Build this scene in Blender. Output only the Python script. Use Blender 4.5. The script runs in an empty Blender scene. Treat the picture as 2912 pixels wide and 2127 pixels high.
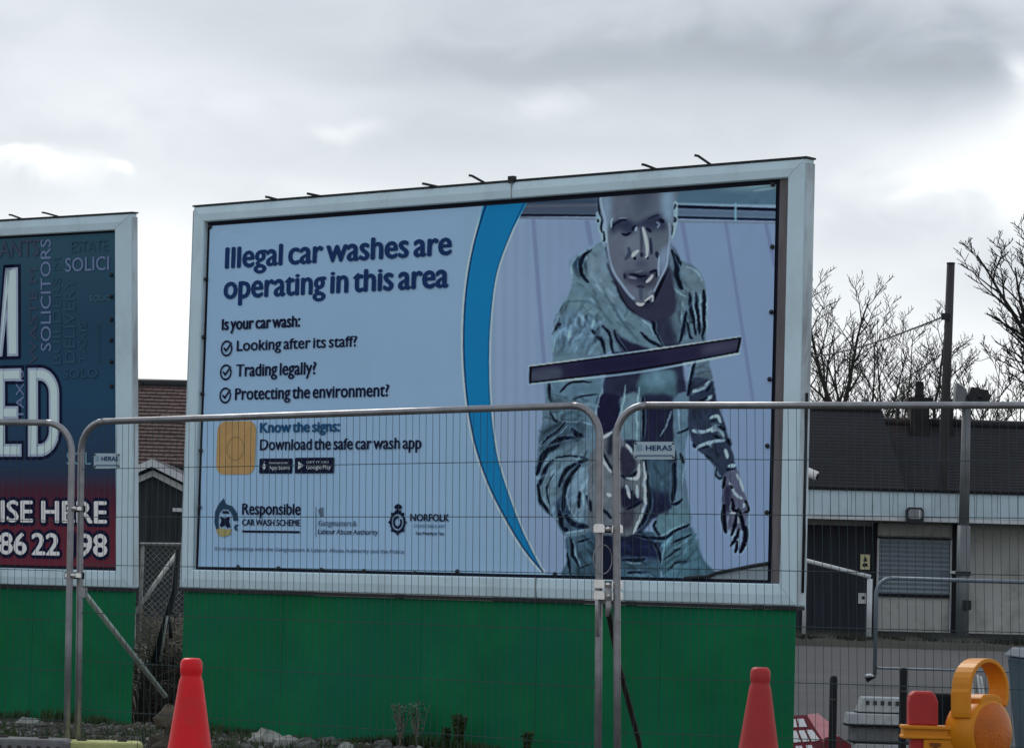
import bpy, math, random
import numpy as np
from mathutils import Vector, Matrix
random.seed(7)
R = math.radians
scene = bpy.context.scene
COL = scene.collection
# ------------------------------------------------------------------ camera
F = 8760.7; CX, CY = 1456.0, 1063.5; EYE = 1.15
PITCH, ROLL = 0.0703195566, 0.0281095301
fwd = Vector((0, math.cos(PITCH), math.sin(PITCH))); rt = Vector((1, 0, 0)); up0 = rt.cross(fwd)
cr = math.cos(ROLL)*rt+math.sin(ROLL)*up0; cu = -math.sin(ROLL)*rt+math.cos(ROLL)*up0
cam = bpy.data.cameras.new('camera'); cam.sensor_width = 36; cam.lens = 36*F/2912; cam.clip_start = .5; cam.clip_end = 3000
co = bpy.data.objects.new('camera', cam); COL.objects.link(co)
M3 = Matrix((cr, cu, -fwd)).transposed(); M4 = M3.to_4x4(); M4.translation = (0, 0, EYE); co.matrix_world = M4
scene.camera = co
def ray(u, v): return (cr*((u-CX)/F)+cu*((CY-v)/F)+fwd)
def P(u, v, Y):                       # the point seen at photograph pixel (u, v) that lies Y metres ahead
    d = ray(u, v); return Vector((0, 0, EYE))+d*(Y/d.y)
def G(u, v, z=0.0):
    d = ray(u, v); return Vector((0, 0, EYE))+d*((z-EYE)/d.z)
def X_at(u, v, Y): return P(u, v, Y).x
# ------------------------------------------------------------------ world, sun
world = bpy.data.worlds.new('World'); scene.world = world; world.use_nodes = True
wn = world.node_tree; nt = wn.nodes; nt.clear()
SUN_EL, SUN_AZ = R(42), R(-24)        # behind the boards, a little to the left
def WN(t, **k):
    n = nt.new(t)
    for a, b in k.items(): setattr(n, a, b)
    return n
def L(a, b): wn.links.new(a, b)
def wm(op, a, b=None, c=None):
    n = WN('ShaderNodeMath', operation=op)
    for i, x in enumerate((a, b, c)):
        if x is None: continue
        if isinstance(x, (int, float)): n.inputs[i].default_value = x
        else: L(x, n.inputs[i])
    return n.outputs[0]
tc = WN('ShaderNodeTexCoord'); sep = WN('ShaderNodeSeparateXYZ'); L(tc.outputs['Generated'], sep.inputs[0])
dx, dy, dz = sep.outputs
az = wm('ARCTAN2', dx, dy); el = wm('ARCSINE', dz)
def noise(vscale, scale, detail, rough, off=(0, 0, 0), dist=0):
    m = WN('ShaderNodeMapping'); m.inputs['Scale'].default_value = vscale; m.inputs['Location'].default_value = off
    L(tc.outputs['Generated'], m.inputs[0])
    n = WN('ShaderNodeTexNoise'); n.inputs['Scale'].default_value = scale; n.inputs['Detail'].default_value = detail; n.inputs['Roughness'].default_value = rough; n.inputs['Distortion'].default_value = dist
    L(m.outputs[0], n.inputs[0]); return n.outputs[0]
n1 = noise((1, 1, 2.4), 7, 5, .5, (.37, .2, .11), .3)
n2 = noise((1, 1, 1.8), 24, 4, .5, (.7, .1, .5), .5)
def dxy(u, v):
    d = ray(u*1.28736, v*1.28736).normalized(); return math.atan2(d.x, d.y), math.asin(d.z)
warp = wm('MULTIPLY', wm('SUBTRACT', n2, .5), .045)
azw = wm('ADD', az, warp); elw = wm('ADD', el, wm('MULTIPLY', warp, .6))
base = wm('MULTIPLY_ADD', wm('SUBTRACT', n1, .5), .22, 0)
base = wm('ADD', base, wm('MULTIPLY', wm('SUBTRACT', n2, .5), .17))
# brightness against elevation: bright low down, greyer above, brightness added overhead to light the boards, the whole way round
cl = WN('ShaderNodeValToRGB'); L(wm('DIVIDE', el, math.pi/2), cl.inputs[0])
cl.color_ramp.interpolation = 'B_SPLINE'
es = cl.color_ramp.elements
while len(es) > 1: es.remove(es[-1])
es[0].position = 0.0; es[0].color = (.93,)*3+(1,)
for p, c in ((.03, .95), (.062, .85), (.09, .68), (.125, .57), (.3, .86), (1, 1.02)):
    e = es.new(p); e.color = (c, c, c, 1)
lum = wm('ADD', cl.outputs[0], base)
# the cloud masses one can tell apart (photo position u, v; half-widths; brightness)
for (u, v, ru, rv, amp) in ((1750, 110, 560, 110, -.21), (2150, 170, 280, 80, -.10), (1050, 150, 330, 60, -.10), (420, 190, 520, 90, .09), (1500, 40, 240, 45, .05),
                            (100, 20, 260, 60, .04), (60, 375, 160, 34, .24), (10, 342, 60, 18, .2), (104, 368, 26, 12, .2), (2262, 250, 60, 60, .16), (240, 383, 34, 16, .25), (2256, 160, 42, 46, .34), (760, 288, 70, 20, .14), (1235, 218, 80, 24, .12), (2050, 405, 70, 24, .14),
                            (2240, 370, 190, 120, .30), (150, 110, 330, 150, .03), (300, 560, 300, 80, .10), (1150, 300, 420, 40, -.05), (700, 420, 300, 30, .06), (1930, 520, 160, 50, -.07), (2180, 640, 110, 60, -.08), (2010, 380, 120, 60, .10), (350, 640, 120, 200, .12)):
    a0, e0 = dxy(u, v); ra = ru/6805; re = rv/6805
    q = wm('ADD', wm('POWER', wm('DIVIDE', wm('SUBTRACT', azw, a0), ra), 2), wm('POWER', wm('DIVIDE', wm('SUBTRACT', elw, e0), re), 2))
    lum = wm('ADD', lum, wm('MULTIPLY', wm('EXPONENT', wm('MULTIPLY', q, -1.0)), amp))
lum = wm('MAXIMUM', wm('MINIMUM', lum, 1.02), .3)
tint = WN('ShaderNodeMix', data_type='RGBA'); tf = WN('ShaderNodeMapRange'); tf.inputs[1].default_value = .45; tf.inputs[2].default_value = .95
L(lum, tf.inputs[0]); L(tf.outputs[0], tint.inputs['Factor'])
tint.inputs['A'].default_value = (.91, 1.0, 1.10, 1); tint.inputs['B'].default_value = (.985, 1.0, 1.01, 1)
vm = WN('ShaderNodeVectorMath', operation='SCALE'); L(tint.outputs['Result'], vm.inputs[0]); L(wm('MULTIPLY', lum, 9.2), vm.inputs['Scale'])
sky = WN('ShaderNodeTexSky', sky_type='NISHITA'); sky.sun_disc = False; sky.sun_elevation = SUN_EL; sky.sun_rotation = SUN_AZ
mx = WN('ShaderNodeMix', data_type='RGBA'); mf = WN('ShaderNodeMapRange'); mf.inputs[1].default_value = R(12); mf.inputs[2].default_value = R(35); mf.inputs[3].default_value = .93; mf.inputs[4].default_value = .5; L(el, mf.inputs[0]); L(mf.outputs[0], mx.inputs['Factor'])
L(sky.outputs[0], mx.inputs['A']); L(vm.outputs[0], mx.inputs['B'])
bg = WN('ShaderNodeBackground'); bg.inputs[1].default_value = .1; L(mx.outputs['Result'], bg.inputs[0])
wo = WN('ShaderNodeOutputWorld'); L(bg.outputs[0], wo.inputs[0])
sl = bpy.data.lights.new('sun', 'SUN'); sl.energy = 1.1; sl.angle = R(12); sl.color = (1, .95, .87)
so = bpy.data.objects.new('sun', sl); COL.objects.link(so)
sd = Vector((math.sin(SUN_AZ)*math.cos(SUN_EL), math.cos(SUN_AZ)*math.cos(SUN_EL), math.sin(SUN_EL)))
so.rotation_euler = sd.to_track_quat('Z', 'Y').to_euler()
vs = scene.view_settings; vs.view_transform = 'Standard'; vs.look = 'None'; vs.exposure = .3; vs.gamma = 1; vs.use_curve_mapping = False
# ------------------------------------------------------------------ materials
def lin(c): return tuple(((x/255)/12.92 if x <= 10 else ((x/255+.055)/1.055)**2.4) for x in c)
KI = (.405, .415, .47)                   # light falling on the shaded, camera-facing side: photo colour / KI = paint colour
def alb(c, k=1.0): return tuple(min(.95, l/q*k) for l, q in zip(lin(c), KI))
MATS = {}
def mat(name, col, rough=.6, metal=0., var=.12, vs_=3., bump=.0, bs=40., dirt=None, dirt_amt=0., dscale=1.5, dthr=(.5, .7), vcol=None, spec=.22, stretch=(1, 1, 1)):
    if name in MATS: return MATS[name]
    m = bpy.data.materials.new(name); m.use_nodes = True; t = m.node_tree; n = t.nodes; b = n['Principled BSDF']
    b.inputs['Roughness'].default_value = rough; b.inputs['Metallic'].default_value = metal; b.inputs['Specular IOR Level'].default_value = spec
    tcd = n.new('ShaderNodeTexCoord'); mp = n.new('ShaderNodeMapping'); mp.inputs['Scale'].default_value = stretch; t.links.new(tcd.outputs['Object'], mp.inputs[0])
    def nz(s, d=4, r=.6):
        k = n.new('ShaderNodeTexNoise'); k.inputs['Scale'].default_value = s; k.inputs['Detail'].default_value = d; k.inputs['Roughness'].default_value = r
        t.links.new(mp.outputs[0], k.inputs[0]); return k.outputs[0]
    if vcol:
        a = n.new('ShaderNodeVertexColor'); a.layer_name = vcol; csrc = a.outputs[0]
    else:
        a = n.new('ShaderNodeRGB'); a.outputs[0].default_value = (*col, 1); csrc = a.outputs[0]
    if var:
        mr = n.new('ShaderNodeMapRange'); mr.inputs[1].default_value = .3; mr.inputs[2].default_value = .7; mr.inputs[3].default_value = 1-var; mr.inputs[4].default_value = 1+var
        t.links.new(nz(vs_), mr.inputs[0]); v = n.new('ShaderNodeVectorMath'); v.operation = 'SCALE'; t.links.new(csrc, v.inputs[0]); t.links.new(mr.outputs[0], v.inputs['Scale']); csrc = v.outputs[0]
    if dirt:
        mr = n.new('ShaderNodeMapRange'); mr.inputs[1].default_value, mr.inputs[2].default_value = dthr; mr.inputs[4].default_value = dirt_amt
        t.links.new(nz(dscale, 7, .68), mr.inputs[0]); x = n.new('ShaderNodeMix'); x.data_type = 'RGBA'; t.links.new(mr.outputs[0], x.inputs['Factor']); t.links.new(csrc, x.inputs['A']); x.inputs['B'].default_value = (*dirt, 1); csrc = x.outputs['Result']
    t.links.new(csrc, b.inputs['Base Color'])
    if bump:
        bp = n.new('ShaderNodeBump'); bp.inputs['Strength'].default_value = bump; bp.inputs['Distance'].default_value = .01; t.links.new(nz(bs, 5, .6), bp.inputs['Height']); t.links.new(bp.outputs[0], b.inputs['Normal'])
    m['b'] = 1; MATS[name] = m; return m
# ------------------------------------------------------------------ mesh helpers
LOC = {}
class MB:
    def __init__(s): s.v = []; s.f = []; s.sm = []
    def add(s, vs, fs, sm=False):
        o = len(s.v); s.v += [tuple(p) for p in vs]; s.f += [tuple(i+o for i in f) for f in fs]; s.sm += [sm]*len(fs); return s
    def box(s, a, b, M=None):          # corners a, b ; optional matrix
        (x0, y0, z0), (x1, y1, z1) = a, b
        vs = [Vector(p) for p in ((x0, y0, z0), (x1, y0, z0), (x1, y1, z0), (x0, y1, z0), (x0, y0, z1), (x1, y0, z1), (x1, y1, z1), (x0, y1, z1))]
        if M: vs = [M @ p for p in vs]
        return s.add(vs, [(0, 3, 2, 1), (4, 5, 6, 7), (0, 1, 5, 4), (1, 2, 6, 5), (2, 3, 7, 6), (3, 0, 4, 7)])
    def bevbox(s, a, b, r, M=None):    # box whose outline in x-z has cut corners, and chamfered front
        (x0, y0, z0), (x1, y1, z1) = a, b
        return s.prism([(x0+r, z0), (x1-r, z0), (x1, z0+r), (x1, z1-r), (x1-r, z1), (x0+r, z1), (x0, z1-r), (x0, z0+r)], y0, y1, M)
    def prism(s, poly, y0, y1, M=None, sm=False):   # polygon in x-z, extruded along y
        n = len(poly); vs = [Vector((x, y0, z)) for x, z in poly]+[Vector((x, y1, z)) for x, z in poly]
        if M: vs = [M @ p for p in vs]
        s.add(vs, [tuple(range(n)), tuple(range(2*n-1, n-1, -1))]); o = len(s.v)-2*n
        for i in range(n):
            j = (i+1) % n; s.f.append((o+i, o+n+i, o+n+j, o+j)); s.sm.append(sm)
        return s
    def tube(s, pts, r, n=8, caps=True, closed=False):
        pts = [Vector(p) for p in pts]; N = len(pts); rs = r if isinstance(r, (list, tuple)) else [r]*N
        vs = []; prev = None
        for i, p in enumerate(pts):
            if closed: t = (pts[(i+1) % N]-pts[i-1])
            else: t = pts[min(i+1, N-1)]-pts[max(i-1, 0)]
            t = t.normalized() if t.length > 1e-9 else Vector((0, 0, 1))
            if prev is None:
                a = t.cross(Vector((0, 0, 1)));
                if a.length < .05: a = t.cross(Vector((0, 1, 0)))
                a.normalize()
            else: a = (prev-t*prev.dot(t)); a = a.normalized() if a.length > 1e-6 else t.orthogonal().normalized()
            prev = a; b = t.cross(a)
            for k in range(n): vs.append(p+(a*math.cos(2*math.pi*k/n)+b*math.sin(2*math.pi*k/n))*rs[i])
        fs = []
        for i in range(N if closed else N-1):
            j = (i+1) % N
            for k in range(n): fs.append((i*n+k, i*n+(k+1) % n, j*n+(k+1) % n, j*n+k))
        if caps and not closed: fs += [tuple(range(n-1, -1, -1)), tuple(range((N-1)*n, N*n))]
        return s.add(vs, fs, n > 5)
    def lathe(s, prof, c, axis=Vector((0, 0, 1)), n=24):   # prof = (radius, height along axis)
        axis = axis.normalized(); a = axis.orthogonal().normalized(); b = axis.cross(a); c = Vector(c); vs = []
        for r, h in prof:
            for k in range(n): vs.append(c+axis*h+(a*math.cos(2*math.pi*k/n)+b*math.sin(2*math.pi*k/n))*r)
        fs = []
        for i in range(len(prof)-1):
            for k in range(n): fs.append((i*n+k, i*n+(k+1) % n, (i+1)*n+(k+1) % n, (i+1)*n+k))
        fs += [tuple(range(n-1, -1, -1)), tuple(range((len(prof)-1)*n, len(prof)*n))]
        return s.add(vs, fs, True)
    def build(s, name, m, parent=None, world=False, kind=None, label=None, bevel=0, auto=False):
        me = bpy.data.meshes.new(name); vs = s.v
        if parent is not None and world:
            o = LOC[parent.name]; vs = [(v[0]-o[0], v[1]-o[1], v[2]-o[2]) for v in vs]
        me.from_pydata(vs, [], s.f); me.polygons.foreach_set('use_smooth', s.sm); me.update()
        me.materials.append(m)
        o = bpy.data.objects.new(name, me); COL.objects.link(o)
        if parent is not None: o.parent = parent
        if kind: o['kind'] = kind
        if label: o['label'] = label
        if bevel:
            b = o.modifiers.new('bevel', 'BEVEL'); b.width = bevel; b.segments = 2; b.limit_method = 'ANGLE'; b.angle_limit = R(40)
        return o
def tag(o, label, cat, group=None):
    o['label'] = label; o['category'] = cat
    if group: o['group'] = group
    return o
def thing(name, loc, label, cat, group=None, rotz=0):
    o = bpy.data.objects.new(name, None); COL.objects.link(o); o.empty_display_size = .2
    o.location = loc; o.rotation_euler = (0, 0, rotz); LOC[o.name] = tuple(loc)
    return tag(o, label, cat, group)
def copy_tree(o, parent=None):
    c = o.copy(); COL.objects.link(c)
    if parent is not None: c.parent = parent
    for ch in [q for q in COL.objects if q.parent == o]: copy_tree(ch, c)
    return c
def arc(cx, cz, r, a0, a1, n): return [(cx+r*math.cos(R(a0+(a1-a0)*i/n)), cz+r*math.sin(R(a0+(a1-a0)*i/n))) for i in range(n+1)]
# ------------------------------------------------------------------ ground
def sstep(a, b, x): t = min(1, max(0, (x-a)/(b-a))); return t*t*(3-2*t)
def zg(x, y): return -.14*sstep(20.5, 22.3, y)*(1-sstep(36, 46, y))
def sheet(name, x0, x1, y0, y1, nx, ny, dz, m, kind='structure', jit=0.):
    vs = []; fs = []
    for j in range(ny+1):
        for i in range(nx+1):
            x = x0+(x1-x0)*i/nx; y = y0+(y1-y0)*j/ny
            vs.append((x, y, zg(x, y)+dz+(random.uniform(-jit, jit) if jit else 0)))
    for j in range(ny):
        for i in range(nx): a = j*(nx+1)+i; fs.append((a, a+1, a+nx+2, a+nx+1))
    mb = MB(); mb.add(vs, fs, True); return mb.build(name, m, kind=kind)
m_soil = mat('soil', (.075, .066, .055), .95, var=.35, vs_=1.4, bump=.9, bs=14, dirt=(.035, .05, .02), dirt_amt=.75, dscale=.9)
m_asph = mat('asphalt', (.050, .053, .058), .9, var=.2, vs_=.25, bump=.35, bs=60, dirt=(.05, .05, .048), dirt_amt=.6, dscale=.35)
# ground: ring of far quads round one finer sheet
yl = [-60, 0, 10, 16, 20]+[20.5+.3*i for i in range(8)]+[24, 30, 36]+[37+i for i in range(10)]+[60, 90, 150, 400, 1500]
xl = [-900, -200, -60, -20, -10, -6, -4, -2, 0, 2, 4, 8, 16, 40, 100, 300, 900]
mb = MB(); mb.add([(x, y, zg(x, y)) for y in yl for x in xl], [(j*len(xl)+i, j*len(xl)+i+1, (j+1)*len(xl)+i+1, (j+1)*len(xl)+i) for j in range(len(yl)-1) for i in range(len(xl)-1)], True)
mb.build('ground', m_soil, kind='structure')
yl2 = [24.2, 27, 30, 36]+[37+i for i in range(10)]+[60, 82.6]; xl2 = [2.9, 5, 10, 20, 45]
mb = MB(); mb.add([(x, y, zg(x, y)+.012) for y in yl2 for x in xl2], [(j*len(xl2)+i, j*len(xl2)+i+1, (j+1)*len(xl2)+i+1, (j+1)*len(xl2)+i) for j in range(len(yl2)-1) for i in range(len(xl2)-1)], True)
mb.build('yard', m_asph, kind='structure')
# ---- the printed picture on the large poster, composed as flat print on a fine grid ----
import numpy as np
PX0, PY0, PX1, PY1, PSC = 1300.0, 505.0, 2225.0, 1665.0, 0.78
PW, PH = int((PX1-PX0)*PSC), int((PY1-PY0)*PSC)
canvas = np.zeros((PH, PW, 3), np.float32)
def A_(p): return [(1340+x/2.232, 440+y/2.232) for x, y in p]
def B_(p): return [(1340+x/2.262, 1100+y/2.262) for x, y in p]
def F_(p): return [(1640+x/4.348, 520+y/4.348) for x, y in p]
def C_(p): return [(1500+x/2.8475, 1080+y/2.8475) for x, y in p]
def D_(p): return [(1850+x/2.8475, 1080+y/2.8475) for x, y in p]
def S_(p): return [(x*1.28736, y*1.28736) for x, y in p]
def smooth(p, closed=False, n=6):
    p = np.array(p, float); N = len(p); out = []
    if N < 3: return p
    for i in range(N if closed else N-1):
        if closed: a, b, c, d = p[i-1], p[i], p[(i+1) % N], p[(i+2) % N]
        else: a, b, c, d = p[max(i-1, 0)], p[i], p[i+1], p[min(i+2, N-1)]
        for k in range(n):
            t = k/n
            out.append(.5*((2*b)+(c-a)*t+(2*a-5*b+4*c-d)*t*t+(3*b-a-3*c+d)*t**3))
    if not closed: out.append(p[-1])
    return np.array(out)
def blur(m, r):
    r = r*PSC
    if r < .35: return m
    k = np.exp(-.5*(np.arange(-int(3*r+1), int(3*r+1)+1)/r)**2); k /= k.sum()
    pad = len(k)//2
    m = np.pad(m, pad, mode='edge')
    m = np.apply_along_axis(lambda v: np.convolve(v, k, 'valid'), 0, m)
    m = np.apply_along_axis(lambda v: np.convolve(v, k, 'valid'), 1, m)
    return m
def put(mask, x0, y0, col, alpha):
    h, w = mask.shape
    c = np.array(col, np.float32)/255
    reg = canvas[y0:y0+h, x0:x0+w]
    mk = (mask*alpha)[..., None]
    reg[:] = reg*(1-mk)+c*mk
def region(p, m):
    q = (np.array(p)-[PX0, PY0])*PSC
    x0, y0 = np.floor(q.min(0)-m).astype(int); x1, y1 = np.ceil(q.max(0)+m).astype(int)
    x0 = max(x0, 0); y0 = max(y0, 0); x1 = min(x1, PW); y1 = min(y1, PH)
    return q, x0, y0, x1, y1
def fill(p, col, soft=1.0, alpha=1.0, sm=True):
    p = smooth(p, True) if sm else np.array(p, float)
    q, x0, y0, x1, y1 = region(p, 3*soft*PSC+3)
    if x1 <= x0 or y1 <= y0: return
    X, Y = np.meshgrid(np.arange(x0, x1)+.5, np.arange(y0, y1)+.5)
    ins = np.zeros(X.shape, bool)
    for i in range(len(q)):
        ax, ay = q[i-1]; bx, by = q[i]
        if ay == by: continue
        c = ((ay > Y) != (by > Y)) & (X < (bx-ax)*(Y-ay)/(by-ay)+ax)
        ins ^= c
    put(blur(ins.astype(np.float32), soft), x0, y0, col, alpha)
def stroke(p, wd, col, soft=1.0, alpha=1.0, taper=True):
    p = smooth(p)
    q, x0, y0, x1, y1 = region(p, wd*PSC+4*soft*PSC+3)
    if x1 <= x0 or y1 <= y0: return
    X, Y = np.meshgrid(np.arange(x0, x1)+.5, np.arange(y0, y1)+.5)
    best = np.full(X.shape, -1e9); n = len(q)-1
    for i in range(n):
        ax, ay = q[i]; bx, by = q[i+1]; L = (bx-ax)**2+(by-ay)**2+1e-9
        t = np.clip(((X-ax)*(bx-ax)+(Y-ay)*(by-ay))/L, 0, 1)
        d = np.hypot(X-ax-t*(bx-ax), Y-ay-t*(by-ay))
        u = (i+t)/n
        r = wd*PSC/2*(np.sqrt(np.clip(4*u*(1-u), 0, 1))*.8+.2 if taper else 1)
        best = np.maximum(best, r-d)
    m = np.clip(best/(soft*PSC)+.5, 0, 1).astype(np.float32)
    put(m, x0, y0, col, alpha)
def fold(p, w=6, lt=True, a=1.0):
    if lt: stroke(p, w*2.1, (122, 158, 176), 3, .38*a)
    stroke(p, w*1.9, (34, 56, 82), 5, .5*a); stroke(p, w*1.08, (8, 18, 45), 2.0, .92*a)
def lite(p, w=4, a=.8):
    a *= .6;
    return lite_(p, w, a)
def lite_(p, w=4, a=.8): stroke(p, w, (150, 190, 205), 1.5, a)

def field(seed, cell):
    rs = np.random.RandomState(seed); h, w = int(PH/cell)+3, int(PW/cell)+3; g = rs.rand(h, w)-.5
    y = np.arange(PH)/cell; x = np.arange(PW)/cell; iy = y.astype(int); ix = x.astype(int); fy = (y-iy)[:, None]; fx = (x-ix)[None]
    fy = fy*fy*(3-2*fy); fx = fx*fx*(3-2*fx)
    return (g[iy][:, ix]*(1-fx)+g[iy][:, ix+1]*fx)*(1-fy)+(g[iy+1][:, ix]*(1-fx)+g[iy+1][:, ix+1]*fx)*fy
def finish(back, cloth=True):
    # cloth: many small soft creases; then hand-drawn edges broken up, colour pulled to one blue-grey family
    m = (np.abs(canvas-back).max(-1) > .02)
    rs = np.random.RandomState(4); keep = canvas.copy()
    zones = ((A_([(520, 950), (820, 1240)]), 1.9, 70), (A_([(660, 620), (1100, 1100)]), .8, 50), (A_([(1270, 700), (1480, 1180)]), 1.5, 34), (B_([(430, 160), (780, 900)]), 2.2, 110), (B_([(500, 60), (800, 200)]), .2, 24),
             (B_([(640, 980), (800, 1220)]), 1.2, 26), (B_([(1240, 960), (1480, 1220)]), -.7, 50), (B_([(960, 960), (1180, 1220)]), .1, 30), (A_([(1390, 1340), (1540, 1620)]), -.5, 30), (B_([(1100, 480), (1290, 800)]), 1.4, 20), (D_([(340, 200), (640, 700)]), 1.1, 30))
    for (p0, p1), ang, n in (zones if cloth else ()):
        for _ in range(n):
            x = rs.uniform(p0[0], p1[0]); y = rs.uniform(p0[1], p1[1]); ix, iy = int((x-PX0)*PSC), int((y-PY0)*PSC)
            if not (0 <= ix < PW and 0 <= iy < PH) or not m[iy, ix]: continue
            base = canvas[iy, ix]*255; a = ang+rs.normal(0, .35); l = rs.uniform(9, 24); bend = rs.normal(0, .35)
            p = [(x-l*np.cos(a), y-l*np.sin(a)), (x+bend*l*.4*np.sin(a), y-bend*l*.4*np.cos(a)), (x+l*np.cos(a), y+l*np.sin(a))]
            k = .62 if rs.rand() < .62 else 1.25
            stroke(p, rs.uniform(5, 11), tuple(np.clip(base*k+(0 if k < 1 else 8), 0, 255)), rs.uniform(4, 7), rs.uniform(.2, .5))
    canvas[~m] = keep[~m]
    X, Y = np.meshgrid(np.arange(PW), np.arange(PH))
    q = 1 if cloth else 0; ox = (field(1, 7)*1.6+field(2, 22)*4)*q; oy = (field(3, 7)*1.6+field(5, 22)*4)*q
    xs = np.clip(X+ox*m, 0, PW-1).astype(int); ys = np.clip(Y+oy*m, 0, PH-1).astype(int)
    src = canvas.copy(); m2 = blur(m.astype(np.float32), 1.2)[..., None]
    wv = src[ys, xs]; lum = (wv*np.array((.3, .59, .11))).sum(-1, keepdims=True)
    wv = (wv*.58+lum*np.array((.92, .98, 1.15))*.42)*(.93 if cloth else .97)
    wv = wv*(1+((field(7, 4)*.05+field(8, 13)*.16)*(1 if cloth else .35))[..., None])
    wv = wv*np.array((.96, 1.0, 1.01))
    wv = .33+(wv-.33)*1.18+.012
    canvas[:] = canvas*(1-m2)+np.clip(wv, 0, 1)*m2

def paint_picture():
    canvas[:] = np.array((110, 132, 168), np.float32)/255
    # backdrop: ribbed curtain wall, lighter and greyer on the left
    yy, xx = np.mgrid[0:PH, 0:PW]; xs = xx/PSC+PX0; ys = yy/PSC+PY0
    g = np.clip((1800-xs)/500, 0, 1)[..., None]
    canvas[:] = canvas*(1-g)+np.array((118, 140, 171), np.float32)/255*g
    canvas[:] += (.012*np.sin(xs/5.1)*np.clip((1650-xs)/250, 0, 1))[..., None]
    for a, b, w in (((395, 420), (480, 1560), 26), ((735, 430), (760, 560), 30), ((1340, 440), (1385, 700), 26), ((1615, 430), (1790, 1560), 20), ((1870, 440), (1925, 700), 22)):
        stroke(A_([a, b]), w/2.2, (88, 98, 140), 7, .5, False)
    # roof beams
    fill(A_([(300, 270), (830, 225), (830, 385), (300, 400)]), (58, 72, 94), 2, 1, False)
    for y, c in ((300, (44, 60, 84)), (325, (84, 88, 104)), (350, (66, 74, 96))): stroke(A_([(320, y+4), (810, y-4)]), 7, c, 5, .7, False)
    stroke(A_([(320, 384), (790, 388)]), 6, (6, 12, 36), 2, 1, False); stroke(A_([(300, 404), (790, 408)]), 5, (92, 100, 122), 3, .8, False)
    fill(A_([(1270, 150), (1990, 120), (1990, 320), (1270, 318)]), (70, 98, 122), 2, 1, False)
    fill(A_([(1500, 175), (1960, 160), (1960, 205), (1700, 225)]), (128, 158, 172), 8, .6)
    for a, b in (((1760, 205), (1925, 185)), ((1790, 232), (1930, 212))): stroke(A_([a, b]), 4, (140, 168, 184), 4, .6)
    fill(A_([(1280, 330), (1990, 345), (1990, 410), (1280, 400)]), (78, 98, 124), 2, 1, False)
    stroke(A_([(1310, 312), (1990, 328)]), 6, (120, 150, 172), 4, .6, False)
    stroke(A_([(1315, 330), (1990, 352)]), 9, (4, 12, 38), 2, 1, False); stroke(A_([(1300, 398), (1990, 416)]), 7, (8, 22, 48), 2, 1, False)
    stroke(A_([(1300, 424), (1990, 436)]), 6, (96, 110, 132), 4, .8, False); stroke(A_([(1678, 315), (1678, 415)]), 7, (110, 150, 176), 3, .8, False)
    # blue swoosh and pale field left of it
    fill(S_([(990, 380), (1078, 430), (1050, 530), (1030, 640), (1024, 760), (1032, 880), (1050, 980), (1080, 1070), (1120, 1150), (1160, 1215), (1199, 1262), (1202, 1300), (990, 1300)]), (116, 144, 176), 1.5)
    Lf = [(1086, 418), (1050, 530), (1030, 640), (1024, 760), (1032, 880), (1050, 980), (1080, 1070), (1120, 1150), (1160, 1215), (1199, 1262)]
    Rt = [(1196, 1258), (1175, 1218), (1148, 1160), (1117, 1075), (1096, 1000), (1083, 900), (1079, 800), (1083, 700), (1096, 605), (1126, 520), (1172, 418)]
    stroke(S_(Lf), 14, (150, 182, 202), 3, .8, False); stroke(S_(Rt), 12, (146, 180, 204), 3, .8, False)
    fill(S_(Lf+Rt), (14, 100, 152), 1.5, 1)
    stroke(S_(Lf), 5, (6, 34, 78), 2, .8, False); stroke(S_(Rt), 4, (8, 52, 92), 2, .6, False)
    back = canvas.copy()
    # ---------------- jeans
    fill(B_([(610, 960), (760, 900), (960, 900), (1200, 930), (1400, 890), (1440, 980), (1480, 1090), (1520, 1260), (640, 1260), (625, 1100)]), (56, 90, 112), 2)
    fill(B_([(960, 950), (1180, 960), (1215, 1080), (1160, 1100), (960, 1110)]), (26, 34, 72), 5)
    fill(B_([(1240, 980), (1420, 930), (1470, 1090), (1500, 1240), (1260, 1240)]), (62, 104, 122), 6)
    fill(B_([(660, 1000), (790, 960), (790, 1200), (690, 1220)]), (52, 84, 104), 5)
    fill(B_([(830, 960), (910, 960), (915, 1230), (830, 1230)]), (22, 28, 56), 5)
    for p, w in (([(635, 960), (660, 1080), (690, 1160)], 9), ([(620, 1060), (640, 1220)], 7), ([(970, 1112), (1060, 1112), (1130, 1105)], 9), ([(1170, 990), (1205, 1060), (1215, 1130)], 8),
                 ([(1230, 1110), (1300, 1060), (1350, 1040)], 5), ([(1260, 1180), (1330, 1130), (1390, 1120)], 5), ([(1280, 1010), (1340, 985), (1420, 950)], 6), ([(1000, 1200), (1060, 1192), (1130, 1190)], 8), ([(670, 1000), (770, 975)], 6), ([(690, 1170), (780, 1130)], 4)):
        fold(B_(p), w, True, .9)
    for p in ([(1175, 990), (1240, 985), (1225, 1080), (1222, 1140)], [(980, 1135), (1100, 1130)], [(650, 990), (700, 1150)], [(1300, 1040), (1400, 990)], [(1220, 1180), (1222, 1230)]): lite(B_(p), 5, .6)
    # ---------------- torso, shirt
    fill(A_([(850, 560), (1260, 560), (1340, 900), (1330, 1230), (1330, 1660), (820, 1660), (930, 1110), (880, 700)]), (40, 44, 74), 3)
    fill(B_([(1060, 60), (1330, 60), (1330, 400), (1300, 760), (1170, 850), (1060, 960), (960, 960), (960, 500)]), (34, 38, 70), 3)
    fill(A_([(1190, 760), (1250, 760), (1290, 1000), (1260, 1200), (1200, 1180)]), (46, 48, 76), 5)
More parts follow.
